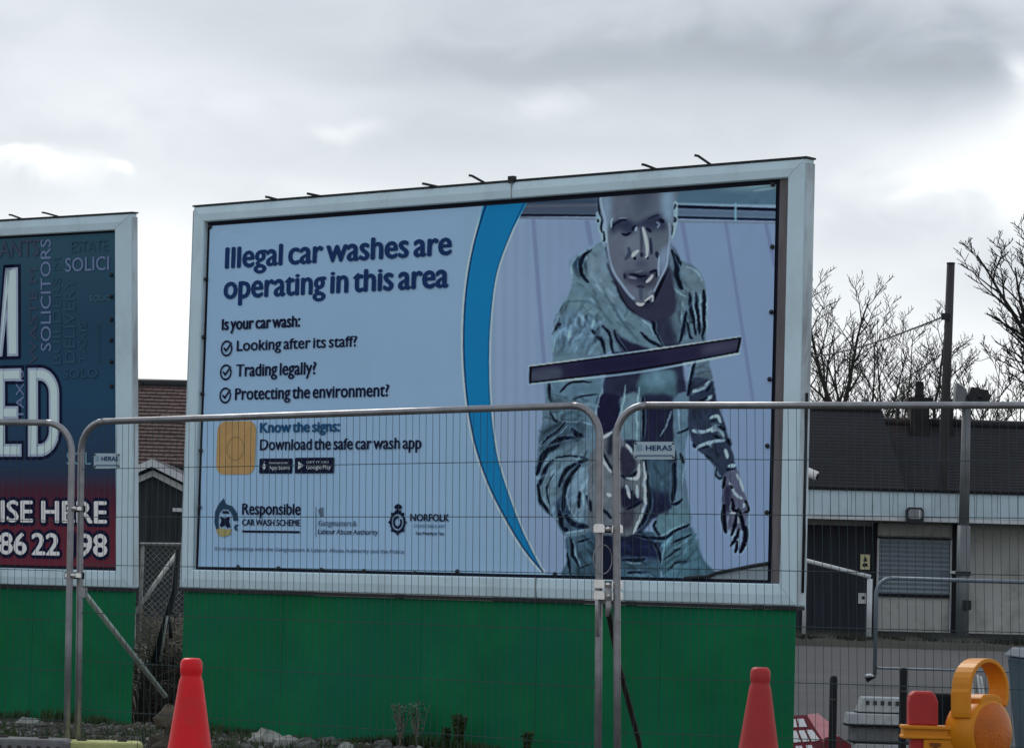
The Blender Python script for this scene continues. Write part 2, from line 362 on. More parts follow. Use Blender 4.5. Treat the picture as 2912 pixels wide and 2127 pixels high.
    fill(A_([(1080, 1380), (1280, 1370), (1300, 1480), (1290, 1570), (1080, 1570)]), (62, 98, 112), 4)
    fill(A_([(1110, 1380), (1270, 1375), (1260, 1460), (1130, 1470)]), (96, 138, 160), 10, .7)
    fill(B_([(1095, 60), (1290, 60), (1270, 130), (1180, 330), (1105, 300)]), (34, 34, 70), 5, .9)
    fill(B_([(1120, 480), (1280, 480), (1290, 640), (1280, 740), (1120, 720)]), (52, 82, 104), 6)
    fill(B_([(1120, 680), (1280, 690), (1270, 780), (1180, 830), (1120, 800)]), (28, 32, 66), 8, .9)
    # ---------------- jacket, left side of the picture
    jk = (86, 116, 132)
    fill(A_([(835, 545), (760, 595), (680, 630), (636, 690), (645, 790), (615, 900), (555, 1000), (528, 1090), (515, 1220), (510, 1340), (480, 1450), (468, 1600),
             (470, 1700), (820, 1700), (820, 1600), (835, 1480), (815, 1400), (840, 1260), (1000, 1250), (1230, 1230), (1220, 1200), (1165, 1130), (1150, 1060), (1010, 985), (935, 850), (880, 700), (860, 600)]), jk, 1.5)
    fill(A_([(560, 1010), (700, 950), (820, 1050), (800, 1200), (640, 1250), (530, 1200)]), (88, 122, 150), 12, .8)
    fill(A_([(740, 620), (830, 600), (880, 760), (940, 900), (900, 960), (800, 860), (730, 760)]), (100, 124, 138), 8, .8)
    fill(A_([(620, 900), (760, 930), (860, 1000), (760, 1020), (600, 960)]), (96, 126, 138), 8, .7)
    fill(A_([(640, 680), (720, 640), (700, 760), (660, 740)]), (28, 52, 80), 5, .9)
    fill(A_([(900, 1110), (990, 1180), (1130, 1240), (980, 1260), (920, 1180)]), (36, 34, 66), 3)
    fill(A_([(500, 1420), (800, 1400), (830, 1500), (800, 1640), (520, 1600)]), (80, 116, 138), 6, .8)
    for p, w in (([(855, 590), (880, 700), (935, 850), (1010, 975), (1150, 1050), (1165, 1130), (1220, 1215)], 9), ([(760, 600), (700, 660), (695, 740), (740, 810)], 10), ([(760, 1100), (830, 1180), (850, 1260)], 9),
                 ([(830, 1080), (880, 1150), (900, 1255)], 8), ([(905, 1110), (940, 1190), (990, 1250)], 7), ([(1075, 1120), (1130, 1180), (1210, 1220)], 8), ([(530, 1120), (565, 1070)], 9), ([(560, 1510), (640, 1440), (760, 1440)], 6), ([(490, 1450), (505, 1570)], 12),
                 ([(640, 1560), (700, 1530), (800, 1520)], 4)): fold(A_(p), w)
    stroke(A_([(830, 850), (900, 960), (960, 1060), (1060, 1180)]), 8, (56, 84, 104), 6, .7); stroke(A_([(610, 930), (740, 930), (830, 990), (900, 1080)]), 8, (60, 92, 108), 6, .7)
    for p in ([(640, 760), (635, 690), (680, 635), (755, 600)], [(715, 760), (710, 690), (760, 620)], [(1000, 1010), (1130, 1075), (1150, 1150)], [(530, 1080), (560, 1000)], [(515, 1250), (530, 1150)], [(510, 1560), (505, 1460)], [(835, 1480), (815, 1560), (780, 1640)]): lite(A_(p), 5, .6)
    # sleeve pushed forward with its many folds
    fill(B_([(495, 100), (800, 110), (815, 300), (790, 700), (760, 930), (600, 950), (540, 850), (465, 780), (424, 690), (418, 560), (432, 380), (455, 240)]), (84, 112, 130), 2)
    fill(B_([(470, 250), (700, 190), (720, 320), (480, 400)]), (46, 72, 94), 7, .8)
    fill(B_([(560, 720), (640, 640), (650, 860), (760, 900), (610, 910), (555, 820)]), (22, 40, 74), 5, .9)
    fill(B_([(620, 480), (720, 440), (740, 700), (700, 860), (640, 800), (600, 640)]), (112, 140, 162), 9, .7)
    fill(B_([(440, 560), (520, 480), (560, 560), (500, 740), (440, 680)]), (98, 126, 142), 9, .7)
    for p, w in (([(500, 150), (530, 210), (560, 215)], 7), ([(440, 410), (520, 350), (600, 325), (680, 320)], 10), ([(450, 370), (560, 270), (610, 220)], 6), ([(425, 560), (470, 430), (560, 370)], 14), ([(440, 640), (470, 540), (530, 470)], 10),
                 ([(640, 270), (680, 300), (720, 310)], 12), ([(540, 460), (640, 440), (760, 465)], 5), ([(560, 640), (600, 550), (680, 490), (750, 470)], 11), ([(590, 800), (600, 650), (650, 560), (700, 500)], 12),
                 ([(430, 620), (440, 720), (480, 780), (530, 830)], 10), ([(695, 670), (690, 780)], 9), ([(600, 820), (660, 880), (760, 905)], 13), ([(560, 780), (590, 900), (620, 915)], 12), ([(500, 760), (490, 640), (530, 560)], 5), ([(735, 690), (770, 790)], 9)): fold(B_(p), w)
    for p in ([(520, 120), (545, 200), (600, 225), (720, 225), (780, 250)], [(425, 420), (520, 340), (620, 250)], [(600, 935), (700, 925), (760, 915)], [(640, 600), (615, 700), (640, 800), (700, 870)], [(705, 620), (720, 760)], [(455, 700), (500, 790), (560, 860)], [(540, 560), (480, 640)]): lite(B_(p), 5, .65)
    fill(B_([(500, 100), (660, 100), (780, 150), (720, 210), (540, 195)]), (72, 104, 122), 6, .8)
    # hanging lapel strips in the middle
    fill(B_([(820, 60), (955, 60), (950, 200), (880, 300), (830, 300), (805, 190)]), (30, 28, 66), 3)
    fill(B_([(960, 60), (1085, 60), (1090, 330), (1050, 340), (950, 320), (960, 180)]), (88, 118, 134), 3)
    for p in ([(990, -20), (970, 120), (925, 260)], [(1085, 0), (1060, 140), (1065, 340)], [(1290, 150), (1250, 250), (1215, 320)], [(830, 40), (800, 150), (805, 230)]): lite(B_(p), 6, .8)
    for p, w in (([(1100, 60), (1108, 180), (1105, 330)], 8), ([(1325, 40), (1325, 180)], 12), ([(1300, 480), (1310, 600), (1290, 740)], 14), ([(1120, 480), (1130, 620), (1145, 760), (1110, 860), (1045, 930)], 10)): fold(B_(p), w)
    # ---------------- jacket, right side
    fill(A_([(1262, 560), (1320, 660), (1400, 700), (1455, 760), (1485, 860), (1495, 980), (1490, 1130), (1500, 1250), (1530, 1400), (1550, 1560), (1560, 1620), (1390, 1640), (1400, 1500),
             (1420, 1350), (1360, 1330), (1330, 1200), (1345, 1000), (1300, 870), (1255, 740)]), (84, 108, 126), 1.5)
    fill(A_([(1340, 720), (1420, 740), (1470, 860), (1380, 880), (1340, 800)]), (98, 122, 134), 8, .8)
    fill(A_([(1270, 850), (1340, 880), (1350, 1040), (1310, 1200), (1260, 1000)]), (92, 124, 136), 6, .7)
    for p, w in (([(1385, 870), (1400, 1000), (1430, 1150)], 9), ([(1425, 870), (1435, 1000), (1450, 1140)], 9), ([(1470, 860), (1478, 1000), (1472, 1170)], 9), ([(1270, 600), (1300, 690), (1310, 780), (1340, 850)], 13), ([(1290, 620), (1330, 700)], 7),
                 ([(1370, 990), (1350, 1080), (1320, 1190)], 9), ([(1370, 1060), (1385, 1150), (1410, 1170)], 7), ([(1420, 1310), (1400, 1400), (1380, 1560)], 10), ([(1400, 1560), (1440, 1480), (1520, 1440)], 8), ([(1430, 1580), (1480, 1520), (1540, 1490)], 8)): fold(A_(p), w)
    for p in ([(1360, 705), (1440, 760), (1480, 860)], [(1260, 760), (1300, 860), (1370, 900)], [(1408, 880), (1425, 1100)], [(1450, 880), (1462, 1100)], [(1495, 900), (1495, 1130)], [(1400, 1320), (1375, 1450)], [(1340, 930), (1330, 1100)]): lite(A_(p), 5, .75)
    # coat tail below the board
    fill(B_([(1310, 60), (1420, 60), (1400, 260), (1370, 420), (1390, 700), (1400, 880), (1210, 970), (1185, 860), (1300, 760), (1320, 500), (1300, 300)]), (82, 112, 134), 2)
    fill(B_([(1200, 830), (1380, 780), (1400, 880), (1230, 960)]), (78, 116, 128), 4)
    for p, w in (([(1050, 950), (1150, 965), (1240, 965), (1320, 920), (1410, 880)], 9), ([(1280, 755), (1320, 750), (1355, 720)], 8), ([(1190, 860), (1180, 900), (1210, 950)], 8), ([(1340, 420), (1370, 490)], 9), ([(1325, 300), (1410, 255)], 6)): fold(B_(p), w)
    for p in ([(1330, 100), (1340, 280)], [(1380, 500), (1350, 640)], [(1220, 950), (1380, 870)]): lite(B_(p), 4, .6)
    # ---------------- far forearm and open hand
    fill(D_([(320, 0), (500, 0), (530, 150), (600, 360), (640, 480), (680, 660), (690, 740), (580, 790), (520, 700), (440, 610), (350, 530), (300, 380), (310, 180)]), (44, 54, 84), 2)
    for p in ([(480, 310), (540, 300), (570, 350)], [(490, 420), (560, 400), (600, 470)], [(330, 410), (420, 420), (560, 370)], [(360, 560), (420, 520), (620, 480)], [(600, 560), (620, 640)], [(630, 700), (690, 690)], [(340, 90), (420, 60), (480, 10)], [(440, 160), (500, 130)]):
        stroke(D_(p), 11, (140, 168, 186), 3, .85)
    for p, w in (([(490, 340), (545, 335)], 7), ([(500, 450), (560, 470)], 8), ([(540, 380), (610, 400)], 8), ([(340, 510), (360, 545)], 7), ([(440, 100), (500, 20)], 8), ([(380, 170), (460, 140)], 6), ([(610, 730), (680, 715)], 6), ([(420, 550), (480, 530)], 6), ([(440, 600), (500, 650)], 6), ([(620, 470), (650, 530)], 9), ([(300, 130), (330, 0)], 9)): fold(D_(p), w, False)
    fill(D_([(590, 760), (700, 730), (730, 850), (770, 950), (790, 1040), (780, 1120), (760, 1200), (600, 1200), (575, 1000), (590, 860)]), (84, 84, 112), 2)
    fill(D_([(600, 860), (650, 900), (640, 1040), (600, 1060)]), (40, 36, 70), 5, .9)
    for p in ([(630, 830), (690, 920), (740, 960)], [(650, 980), (650, 1060)], [(750, 990), (745, 1040)], [(700, 760), (750, 900)], [(640, 1080), (690, 1080), (710, 1160)]): stroke(D_(p), 9, (150, 162, 190), 2.5, .8)
    for p, w in (([(595, 1000), (590, 1120), (610, 1240)], 13), ([(690, 1080), (680, 1160), (650, 1260)], 10), ([(715, 1200), (690, 1270), (640, 1350)], 10), ([(700, 1300), (685, 1400)], 10), ([(770, 1180), (760, 1290), (720, 1400)], 14), ([(760, 970), (790, 1050), (750, 1080)], 8), ([(700, 1040), (740, 1140), (750, 1220)], 12), ([(660, 950), (665, 1050), (720, 1060)], 9), ([(600, 780), (580, 880)], 9), ([(640, 850), (660, 880)], 7)):
        stroke(D_(p), w*1.15, (10, 10, 40), 1.5, .95)
    for p in ([(625, 1080), (620, 1190)], [(655, 1190), (640, 1250)], [(690, 1200), (650, 1290)], [(725, 1250), (700, 1330)], [(795, 1060), (798, 1180), (775, 1330), (735, 1410)]): lite(D_(p), 4, .55)
    fold(D_([(530, 700), (525, 760), (555, 795), (580, 780)]), 6)
    # ---------------- near hand gripping the handle
    fill(C_([(500, 640), (590, 460), (690, 410), (780, 500), (860, 600), (930, 660), (940, 980), (900, 1180), (850, 1250), (620, 1260), (500, 1200), (480, 950)]), (92, 96, 104), 2)
    fill(C_([(560, 700), (680, 720), (700, 1000), (600, 1040), (520, 900)]), (98, 106, 112), 8, .8)
    fill(C_([(650, 460), (700, 440), (680, 600), (640, 580)]), (30, 36, 60), 4, .9)
    fill(C_([(760, 540), (870, 640), (860, 740), (800, 790), (750, 720)]), (48, 44, 70), 3)
    fill(C_([(770, 870), (920, 980), (800, 1040), (760, 1000)]), (32, 30, 60), 4)
    fill(C_([(770, 1060), (860, 1060), (850, 1190), (760, 1190)]), (64, 58, 74), 5)
    for p, w in (([(600, 560), (660, 680), (695, 770)], 6), ([(760, 770), (820, 790), (890, 740)], 9), ([(690, 680), (700, 760)], 9), ([(800, 1050), (860, 1020), (930, 980)], 7), ([(590, 1040), (640, 1080), (680, 1120)], 8), ([(500, 960), (510, 1060)], 8), ([(960, 640), (965, 830), (985, 980), (970, 1080), (920, 1160)], 7), ([(840, 960), (850, 900)], 6)): fold(C_(p), w, False)
    for p in ([(590, 470), (680, 420)], [(595, 480), (600, 620), (680, 750)], [(800, 790), (880, 800), (900, 740)], [(800, 850), (830, 960)], [(940, 660), (950, 840), (950, 1000), (890, 1180), (850, 1245)], [(880, 850), (900, 960)], [(900, 680), (905, 780)], [(790, 520), (860, 600)], [(640, 920), (680, 940)]): stroke(C_(p), 9, (158, 172, 192), 2.5, .85)
    finish(back); back2 = canvas.copy()
    # ---------------- squeegee blade
    fill(A_([(505, 1260), (1000, 1240), (1420, 1150), (1700, 1120), (1700, 1300), (1300, 1370), (900, 1410), (500, 1460)]), (122, 158, 178), 8, .0)
    stroke(A_([(370, 1345), (1050, 1252), (1705, 1160)]), 6, (150, 182, 204), 2.5, .8, False); stroke(A_([(375, 1452), (1050, 1382), (1700, 1262)]), 6, (140, 172, 194), 2.5, .7, False)
    fill(A_([(372, 1350), (1040, 1262), (1704, 1163), (1712, 1180), (1695, 1248), (1060, 1362), (375, 1448)]), (40, 34, 70), 1.3, 1, False)
    fill(A_([(385, 1370), (560, 1350), (560, 1420), (385, 1440)]), (72, 80, 96), 6, .7)
    fill(A_([(700, 1320), (1100, 1270), (1200, 1330), (760, 1385)]), (30, 26, 66), 12, .8)
    fill(A_([(1480, 1210), (1690, 1180), (1680, 1235), (1480, 1270)]), (72, 72, 92), 8, .7)
    stroke(A_([(372, 1350), (1040, 1262), (1706, 1163)]), 5, (4, 6, 36), 1.3, .9, False); stroke(A_([(375, 1446), (1060, 1362), (1690, 1252)]), 5, (4, 6, 36), 1.3, .9, False); stroke(A_([(376, 1350), (374, 1446)]), 7, (4, 6, 36), 1.3, 1, False); stroke(A_([(1708, 1166), (1690, 1250)]), 7, (4, 6, 36), 1.3, 1, False)
    # ---------------- neck and head
    fill(A_([(860, 700), (900, 720), (1080, 960), (1165, 920), (1250, 700), (1290, 860), (1290, 1000), (1150, 1060), (1010, 980), (930, 850)]), (48, 48, 72), 3)
    stroke(A_([(1250, 720), (1190, 850), (1160, 920)]), 11, (6, 8, 34), 3, .9)
    # ears
    fill(F_([(235, 370), (290, 380), (330, 520), (350, 700), (345, 800), (300, 700), (250, 520)]), (112, 138, 156), 2)
    for p in ([(280, 380), (315, 450), (300, 560), (320, 620)], [(255, 450), (270, 490)], [(335, 600), (345, 700), (330, 720)], [(270, 160), (275, 300), (285, 400)]): stroke(F_(p), 7, (6, 10, 34), 1.6, .95)
    fill(F_([(1185, 260), (1230, 235), (1250, 300), (1240, 480), (1200, 660), (1170, 660)]), (128, 158, 176), 2)
    for p, w in (([(1205, 330), (1222, 260)], 7), ([(1200, 420), (1212, 490)], 13), ([(1190, 520), (1175, 650)], 4)): stroke(F_(p), w, (5, 12, 36), 1.6, .95)
    head = [(290, 100), (288, 250), (320, 420), (360, 600), (385, 800), (410, 960), (460, 1120), (560, 1270), (640, 1380), (740, 1490), (790, 1515), (840, 1490), (940, 1470), (960, 1360), (1040, 1200), (1120, 1030), (1150, 840), (1160, 660), (1195, 480), (1200, 260), (1205, 60), (290, 60)]
    fill(F_(head), (86, 90, 106), 1.4)
    fill(F_([(290, 100), (420, 100), (430, 300), (420, 500), (400, 640), (350, 520), (300, 300)]), (112, 138, 164), 9, .9)
    fill(F_([(1050, 80), (1200, 60), (1200, 260), (1190, 480), (1120, 520), (1060, 400)]), (112, 142, 166), 9, .9)
    fill(F_([(1030, 860), (1150, 760), (1130, 1010), (1040, 1160), (1010, 1000)]), (110, 126, 156), 7, .9)
    fill(F_([(700, 80), (900, 80), (880, 330), (780, 400), (680, 360)]), (62, 74, 92), 14, .8)
    fill(F_([(480, 160), (700, 140), (680, 380), (480, 380)]), (90, 94, 110), 14, .6)
    fill(F_([(410, 680), (560, 700), (600, 980), (560, 1140), (470, 1080)]), (90, 92, 108), 10, .7)
    fill(F_([(640, 660), (760, 580), (800, 840), (690, 900), (600, 800)]), (102, 108, 124), 10, .7)
    # brow, eye sockets
    fill(F_([(425, 520), (520, 460), (620, 450), (740, 500), (860, 440), (1010, 385), (1060, 440), (1100, 480), (1110, 580), (1040, 620), (920, 620), (830, 540), (760, 560), (690, 620), (600, 650), (520, 590), (430, 640)]), (40, 46, 78), 6, .92)
    fill(F_([(500, 560), (600, 600), (580, 660), (480, 640)]), (90, 92, 108), 8, .5)
    fill(F_([(940, 560), (1100, 600), (1140, 700), (980, 820), (900, 700)]), (84, 94, 102), 12, .8)
    for p, w, c in (([(440, 570), (460, 520), (560, 462), (620, 466)], 8, (20, 26, 56)), ([(555, 630), (610, 645), (670, 615)], 8, (12, 18, 50)), ([(680, 590), (730, 530)], 9, (18, 22, 54)), ([(860, 560), (920, 610)], 10, (20, 24, 58)), ([(1020, 450), (1080, 490)], 11, (8, 14, 46)), ([(880, 450), (960, 415), (1020, 395)], 6, (30, 36, 66))): stroke(F_(p), w, c, 2.2, .9)
    stroke(F_([(985, 485), (1020, 520), (990, 560)]), 5, (120, 138, 160), 2.5, .7); stroke(F_([(430, 560), (425, 480), (450, 440)]), 5, (140, 164, 188), 2.5, .7); stroke(F_([(520, 440), (620, 435)]), 4, (120, 140, 160), 2.5, .5)
    # nose
    stroke(F_([(790, 560), (800, 700), (800, 860)]), 9, (58, 62, 84), 4, .8); stroke(F_([(740, 545), (725, 600)]), 8, (140, 156, 184), 3, .7)
    stroke(F_([(815, 550), (850, 680), (870, 800), (868, 900)]), 11, (158, 172, 200), 3, .9); stroke(F_([(760, 840), (710, 880), (690, 910)]), 11, (156, 170, 198), 3, .9)
    stroke(F_([(845, 930), (880, 900)]), 7, (160, 174, 200), 2, .8)
    stroke(F_([(805, 860), (800, 920)]), 11, (34, 38, 66), 3, .9); stroke(F_([(700, 930), (735, 940)]), 10, (10, 14, 44), 2, .95); stroke(F_([(865, 940), (890, 925)]), 7, (16, 20, 52), 2, .9)
    stroke(F_([(910, 680), (918, 800), (925, 880)]), 9, (34, 38, 72), 3.5, .8); stroke(F_([(985, 850), (1000, 930)]), 11, (30, 36, 66), 4, .9); stroke(F_([(640, 800), (650, 880), (600, 950)]), 11, (48, 52, 84), 5, .8)
    # mouth, chin
    fill(F_([(580, 1110), (700, 1100), (860, 1090), (1000, 1080), (1000, 1180), (960, 1280), (840, 1300), (620, 1240), (585, 1180)]), (58, 58, 78), 6, .8)
    fill(F_([(740, 960), (860, 960), (860, 1040), (740, 1040)]), (52, 56, 84), 10, .7)
    fill(F_([(690, 1130), (880, 1140), (850, 1240), (760, 1200)]), (40, 42, 74), 5, .9)
    for p, w, c in (([(650, 1132), (720, 1138), (780, 1160), (870, 1150)], 7, (10, 12, 42)), ([(590, 1120), (600, 1190)], 8, (26, 28, 58)), ([(900, 1110), (985, 1090), (985, 1170)], 9, (18, 20, 52)), ([(740, 1280), (840, 1290)], 9, (36, 40, 70))): stroke(F_(p), w, c, 2.4, .9)
    stroke(F_([(860, 1230), (905, 1190), (940, 1140)]), 9, (168, 178, 206), 2.5, .9); stroke(F_([(640, 1165), (740, 1185)]), 6, (116, 118, 140), 3, .8); stroke(F_([(720, 1110), (820, 1085)]), 5, (104, 106, 126), 3, .7)
    fill(F_([(630, 1290), (740, 1310), (750, 1440), (680, 1400)]), (100, 102, 122), 7, .7); stroke(F_([(790, 1300), (800, 1450)]), 12, (60, 66, 92), 5, .8); stroke(F_([(880, 1400), (930, 1330)]), 8, (108, 110, 130), 4, .7)
    stroke(F_([(1020, 900), (1010, 1080), (1015, 1160)]), 6, (140, 158, 188), 3, .7)
    # rim light round the jaw
    stroke(F_([(295, 120), (300, 260), (350, 460), (365, 640), (380, 800), (405, 960), (470, 1130), (560, 1260), (640, 1370), (700, 1430)]), 8, (140, 160, 186), 4, .6, False)
    stroke(F_([(1140, 500), (1150, 650), (1130, 860), (1110, 1020), (1020, 1210), (960, 1340)]), 5, (140, 160, 188), 3, .55, False)
    stroke(F_([(740, 1490), (790, 1508), (830, 1495)]), 9, (184, 194, 220), 2, .9); stroke(F_([(840, 1465), (900, 1420), (940, 1400), (940, 1470)]), 6, (170, 182, 208), 2, .9); stroke(F_([(860, 1480), (910, 1465)]), 8, (10, 12, 40), 2, .9)
    finish(back2, False)
    # loose strip at the lower right corner of the banner
    fill(D_([(290, 1590), (480, 1590), (700, 1530), (960, 1490), (950, 1640), (290, 1640)]), (98, 108, 122), 3)
    stroke(D_([(560, 1560), (900, 1520)]), 8, (150, 168, 186), 5, .5)
    return canvas
# ------------------------------------------------------------------ billboards
LEFTV = (-3.35679602, 27.7745181, -.0681192457, .590918067, .0605655779)
m_frame = mat('frame_paint', (.62, .80, .88), .6, spec=.12, var=.07, vs_=2.2, dirt=(.33, .36, .35), dirt_amt=.45, dscale=2.4, dthr=(.5, .78), bump=.08, bs=9, stretch=(1, 1, .6))
m_return = mat('return_paint', (.55, .66, .72), .55, var=.12, vs_=4, dirt=(.18, .17, .18), dirt_amt=.8, dscale=3, dthr=(.45, .7), stretch=(1, 1, .35))
m_dark = mat('black_gap', (.012, .014, .03), .8, var=.1)
m_black = mat('black_metal', (.02, .022, .026), .5, var=.15)
m_plank = mat('brown_plank', (.16, .145, .15), .8, var=.2, vs_=5, stretch=(3, 3, .4), bump=.2)
m_navy = mat('print_navy', (.008, .042, .16), .5, var=0, spec=.08); m_ink = mat('print_ink', (.006, .010, .045), .5, var=0, spec=.08)
m_teal = mat('print_teal', (.012, .10, .24), .5, var=0, spec=.08); m_tan = mat('print_tan', (.60, .37, .14), .5, var=.1, vs_=8)
m_pbg = mat('banner_print', alb((116, 144, 177)), .6, var=.04, vs_=.8, bump=.05, bs=3, spec=.1)
m_pwhite = mat('print_white', (.66, .76, .82), .5, var=.03); m_pgrey = mat('print_grey', alb((66, 82, 104)), .5, var=0); m_halo = mat('print_pale', alb((142, 178, 200)), .5, var=0)
m_gold = mat('print_gold', alb((120, 115, 80)), .5, var=0)
m_galv = mat('galvanised_steel', (.36, .37, .38), .5, metal=.55, var=.2, vs_=14, dirt=(.16, .14, .12), dirt_amt=.5, dscale=6)
m_galvd = mat('weathered_steel', (.27, .28, .30), .38, metal=.7, var=.15, vs_=14, dirt=(.12, .10, .09), dirt_amt=.4, dscale=6)
m_clip = mat('bright_zinc', (.75, .75, .74), .3, metal=.85, var=.1, vs_=20)

class Board:
    def __init__(s, O, X, Z):
        s.O = Vector(O); s.X = Vector(X).normalized(); s.Z = Vector(Z).normalized(); s.Y = s.Z.cross(s.X)
        s.M = Matrix((s.X, s.Y, s.Z)).transposed()
    def st(s, u, v, y=0.0):
        d = ray(u, v); o = Vector((0, 0, EYE)); p0 = s.O+s.Y*y; n = s.Y
        q = o+d*((p0-o).dot(n)/d.dot(n))-s.O; return q.dot(s.X), q.dot(s.Z)
    def empty(s, name, label, cat, group=None):
        e = thing(name, s.O, label, cat, group); e.rotation_euler = s.M.to_euler(); return e
def fontmesh(txt, off=0.0, space=1.0):
    c = bpy.data.curves.new('t', 'FONT'); c.body = txt; c.offset = off; c.resolution_u = 3; c.space_character = space; c.space_word = .85 if txt.isupper() else (.75 if len(txt) > 60 or 'Abuse' in txt or 'You' in txt else .55)
    o = bpy.data.objects.new('t', c); COL.objects.link(o); bpy.context.view_layer.update()
    me = bpy.data.meshes.new_from_object(o.evaluated_get(bpy.context.evaluated_depsgraph_get()))
    vs = np.array([v.co[:] for v in me.vertices]).reshape(-1, 3); fs = [tuple(p.vertices) for p in me.polygons]
    bpy.data.objects.remove(o); bpy.data.curves.remove(c); bpy.data.meshes.remove(me); return vs, fs
CAPH = fontmesh('H')[0][:, 1].max()
XH = fontmesh('x')[0][:, 1].max()
def tall(z):       # letters with a large x-height
    return z*1.16 if 0 < z <= XH else (XH*1.16+(z-XH)*(CAPH-XH*1.16)/(CAPH-XH) if XH < z <= CAPH else (z if z <= 0 else z))
def text_to(mb, txt, s0, s1, t0, cap, y, off=0.0, space=1.0, grow=0.):
    """lay txt on the plane: from s0 to s1, baseline t0, capital height cap; off thickens the strokes"""
    vs, fs = fontmesh(txt, 0, space)
    if not len(vs): return
    if any(c.islower() for c in txt): vs = [(v[0], tall(v[1])) for v in vs]
    xs = [v[0] for v in vs]; x0, x1 = min(xs), max(xs); b = off*.8*cap
    kz = (cap-b)/CAPH; kx = (s1-s0-2*b)/(x1-x0)
    sh = [(0, 0)] if not off else [(-b, 0), (0, 0), (b, 0), (0, b*.5), (0, -b*.5)]
    if grow: sh = [(grow*1.0*math.cos(k*math.pi/5), grow*math.sin(k*math.pi/5)) for k in range(10)]+[(-b, 0), (b, 0)]
    for i, (ox, oz) in enumerate(sh):
        mb.add([(s0+b+(v[0]-x0)*kx+ox, y-i*.00025, t0+b*.5+v[1]*kz+oz) for v in vs], [tuple(reversed(f)) for f in fs])
def text_up(mb, txt, t0, t1, s_base, cap, y, off=0.0):   # reading upward
    vs, fs = fontmesh(txt, 0); x0, x1 = vs[:, 0].min(), vs[:, 0].max(); kx = (t1-t0)/(x1-x0); kz = cap/CAPH
    mb.add([(s_base-v[1]*kz, y, t0+(v[0]-x0)*kx) for v in vs], [tuple(reversed(f)) for f in fs])
def flat(mb, pts, y): mb.add([(p[0], y, p[1]) for p in pts], [tuple(range(len(pts)))])
def flipflat(mb, pts, y):
    a = sum(pts[i-1][0]*pts[i][1]-pts[i][0]*pts[i-1][1] for i in range(len(pts)))
    flat(mb, pts if a > 0 else pts[::-1], y)
def fcol(mb): return mb

def board_shell(B, e, w, h, s0, s1, t0, t1, dep, plank=None, corner_line='TR'):
    """mitred frame of four rails round the opening s0..s1, t0..t1"""
    def rail(pts, name='frame_rail'):
        # outer edge at y=0, rounded up to a proud lip in the middle, down into the opening
        o0, o1, i1, i0 = [Vector((p[0], 0, p[1])) for p in pts]
        mb = MB(); prof = ((0, .0, dep), (0, .0, .012), (.0, .06, 0), (.5, .5, -.012), (.93, .94, -.008), (1, 1, .004), (1, 1, .045))
        vs = []
        for k, (a, f, y) in enumerate(prof):
            f = f if k not in (0, 1) else 0
            vs += [o0.lerp(i0, f)+Vector((0, y, 0)), o1.lerp(i1, f)+Vector((0, y, 0))]
        fs = [(2*i, 2*i+1, 2*i+3, 2*i+2) for i in range(len(prof)-1)]
        n = len(prof); fs += [tuple(2*i for i in range(n)), tuple(2*i+1 for i in reversed(range(n)))]
        mb.add(vs, fs); return mb.build(name, m_frame, e)
    g = .002
    rail([(g, h), (w-g, h), (s1-g, t1), (s0+g, t1)]); rail([(w-g, 0), (g, 0), (s0+g, t0), (s1-g, t0)])
    rail([(0, g), (0, h-g), (s0, t1-g), (s0, t0+g)]); rail([(w, h-g), (w, g), (s1, t0+g), (s1, t1-g)])
    MB().box((s0-.02, .046, t0-.02), (s1+.02, .07, t1+.02)).build('backing_board', m_dark, e)
    # side returns
    MB().box((w+.003, .008, .01), (w+.012, dep, h-.03)).build('side_return', m_return, e)
    MB().box((-.012, .008, .01), (-.003, dep, h-.03)).build('side_return', m_return, e)
    MB().box((-.01, -.004, h+.002), (w+.014, dep+.01, h+.016)).build('top_capping', m_black, e)
    MB().box((-.004, .005, -.03), (w+.004, dep, -.003)).build('bottom_shadow_strip', m_black, e)  # black strip standing in for the shadow under the bottom rail

# ---- the large billboard on the right
YAW = .683927535
BM = Board((-2.86915763, 27.1945673, EYE-.0510304670), (math.cos(YAW), -math.sin(YAW), 0), (0, 0, 1))
eb = BM.empty('billboard', 'large white framed billboard showing a man holding a squeegee, above green hoarding', 'billboard')
def S(x, y): return (x*1.28736, y*1.28736)
W_, H_ = 6.5, 3.37
oTL = BM.st(*S(450, 490)); oTR = BM.st(*S(1740, 394)); oBL = BM.st(*S(426, 1256)); oBR = BM.st(*S(1722, 1291))
s0 = (oTL[0]+oBL[0])/2; s1 = (oTR[0]+oBR[0])/2; t0 = (oBL[1]+oBR[1])/2; t1 = (oTL[1]+oTR[1])/2
board_shell(BM, eb, W_, H_, s0, s1, t0, t1, .115)
YP = .030                                                           # banner plane
q = [BM.st(*S(*p), YP) for p in ((459, 495), (1712, 407), (1698, 1282), (436, 1250))]
ps0 = (q[0][0]+q[3][0])/2; ps1 = (q[1][0]+q[2][0])/2; pt0 = (q[2][1]+q[3][1])/2; pt1 = (q[0][1]+q[1][1])/2-.012; ps0 += .02
print('opening', s0, s1, t0, t1, 'banner', ps0, ps1, pt0, pt1)
def bs(u, v): return BM.st(u, v, YP)
split = bs(*S(1015, 800))[0]
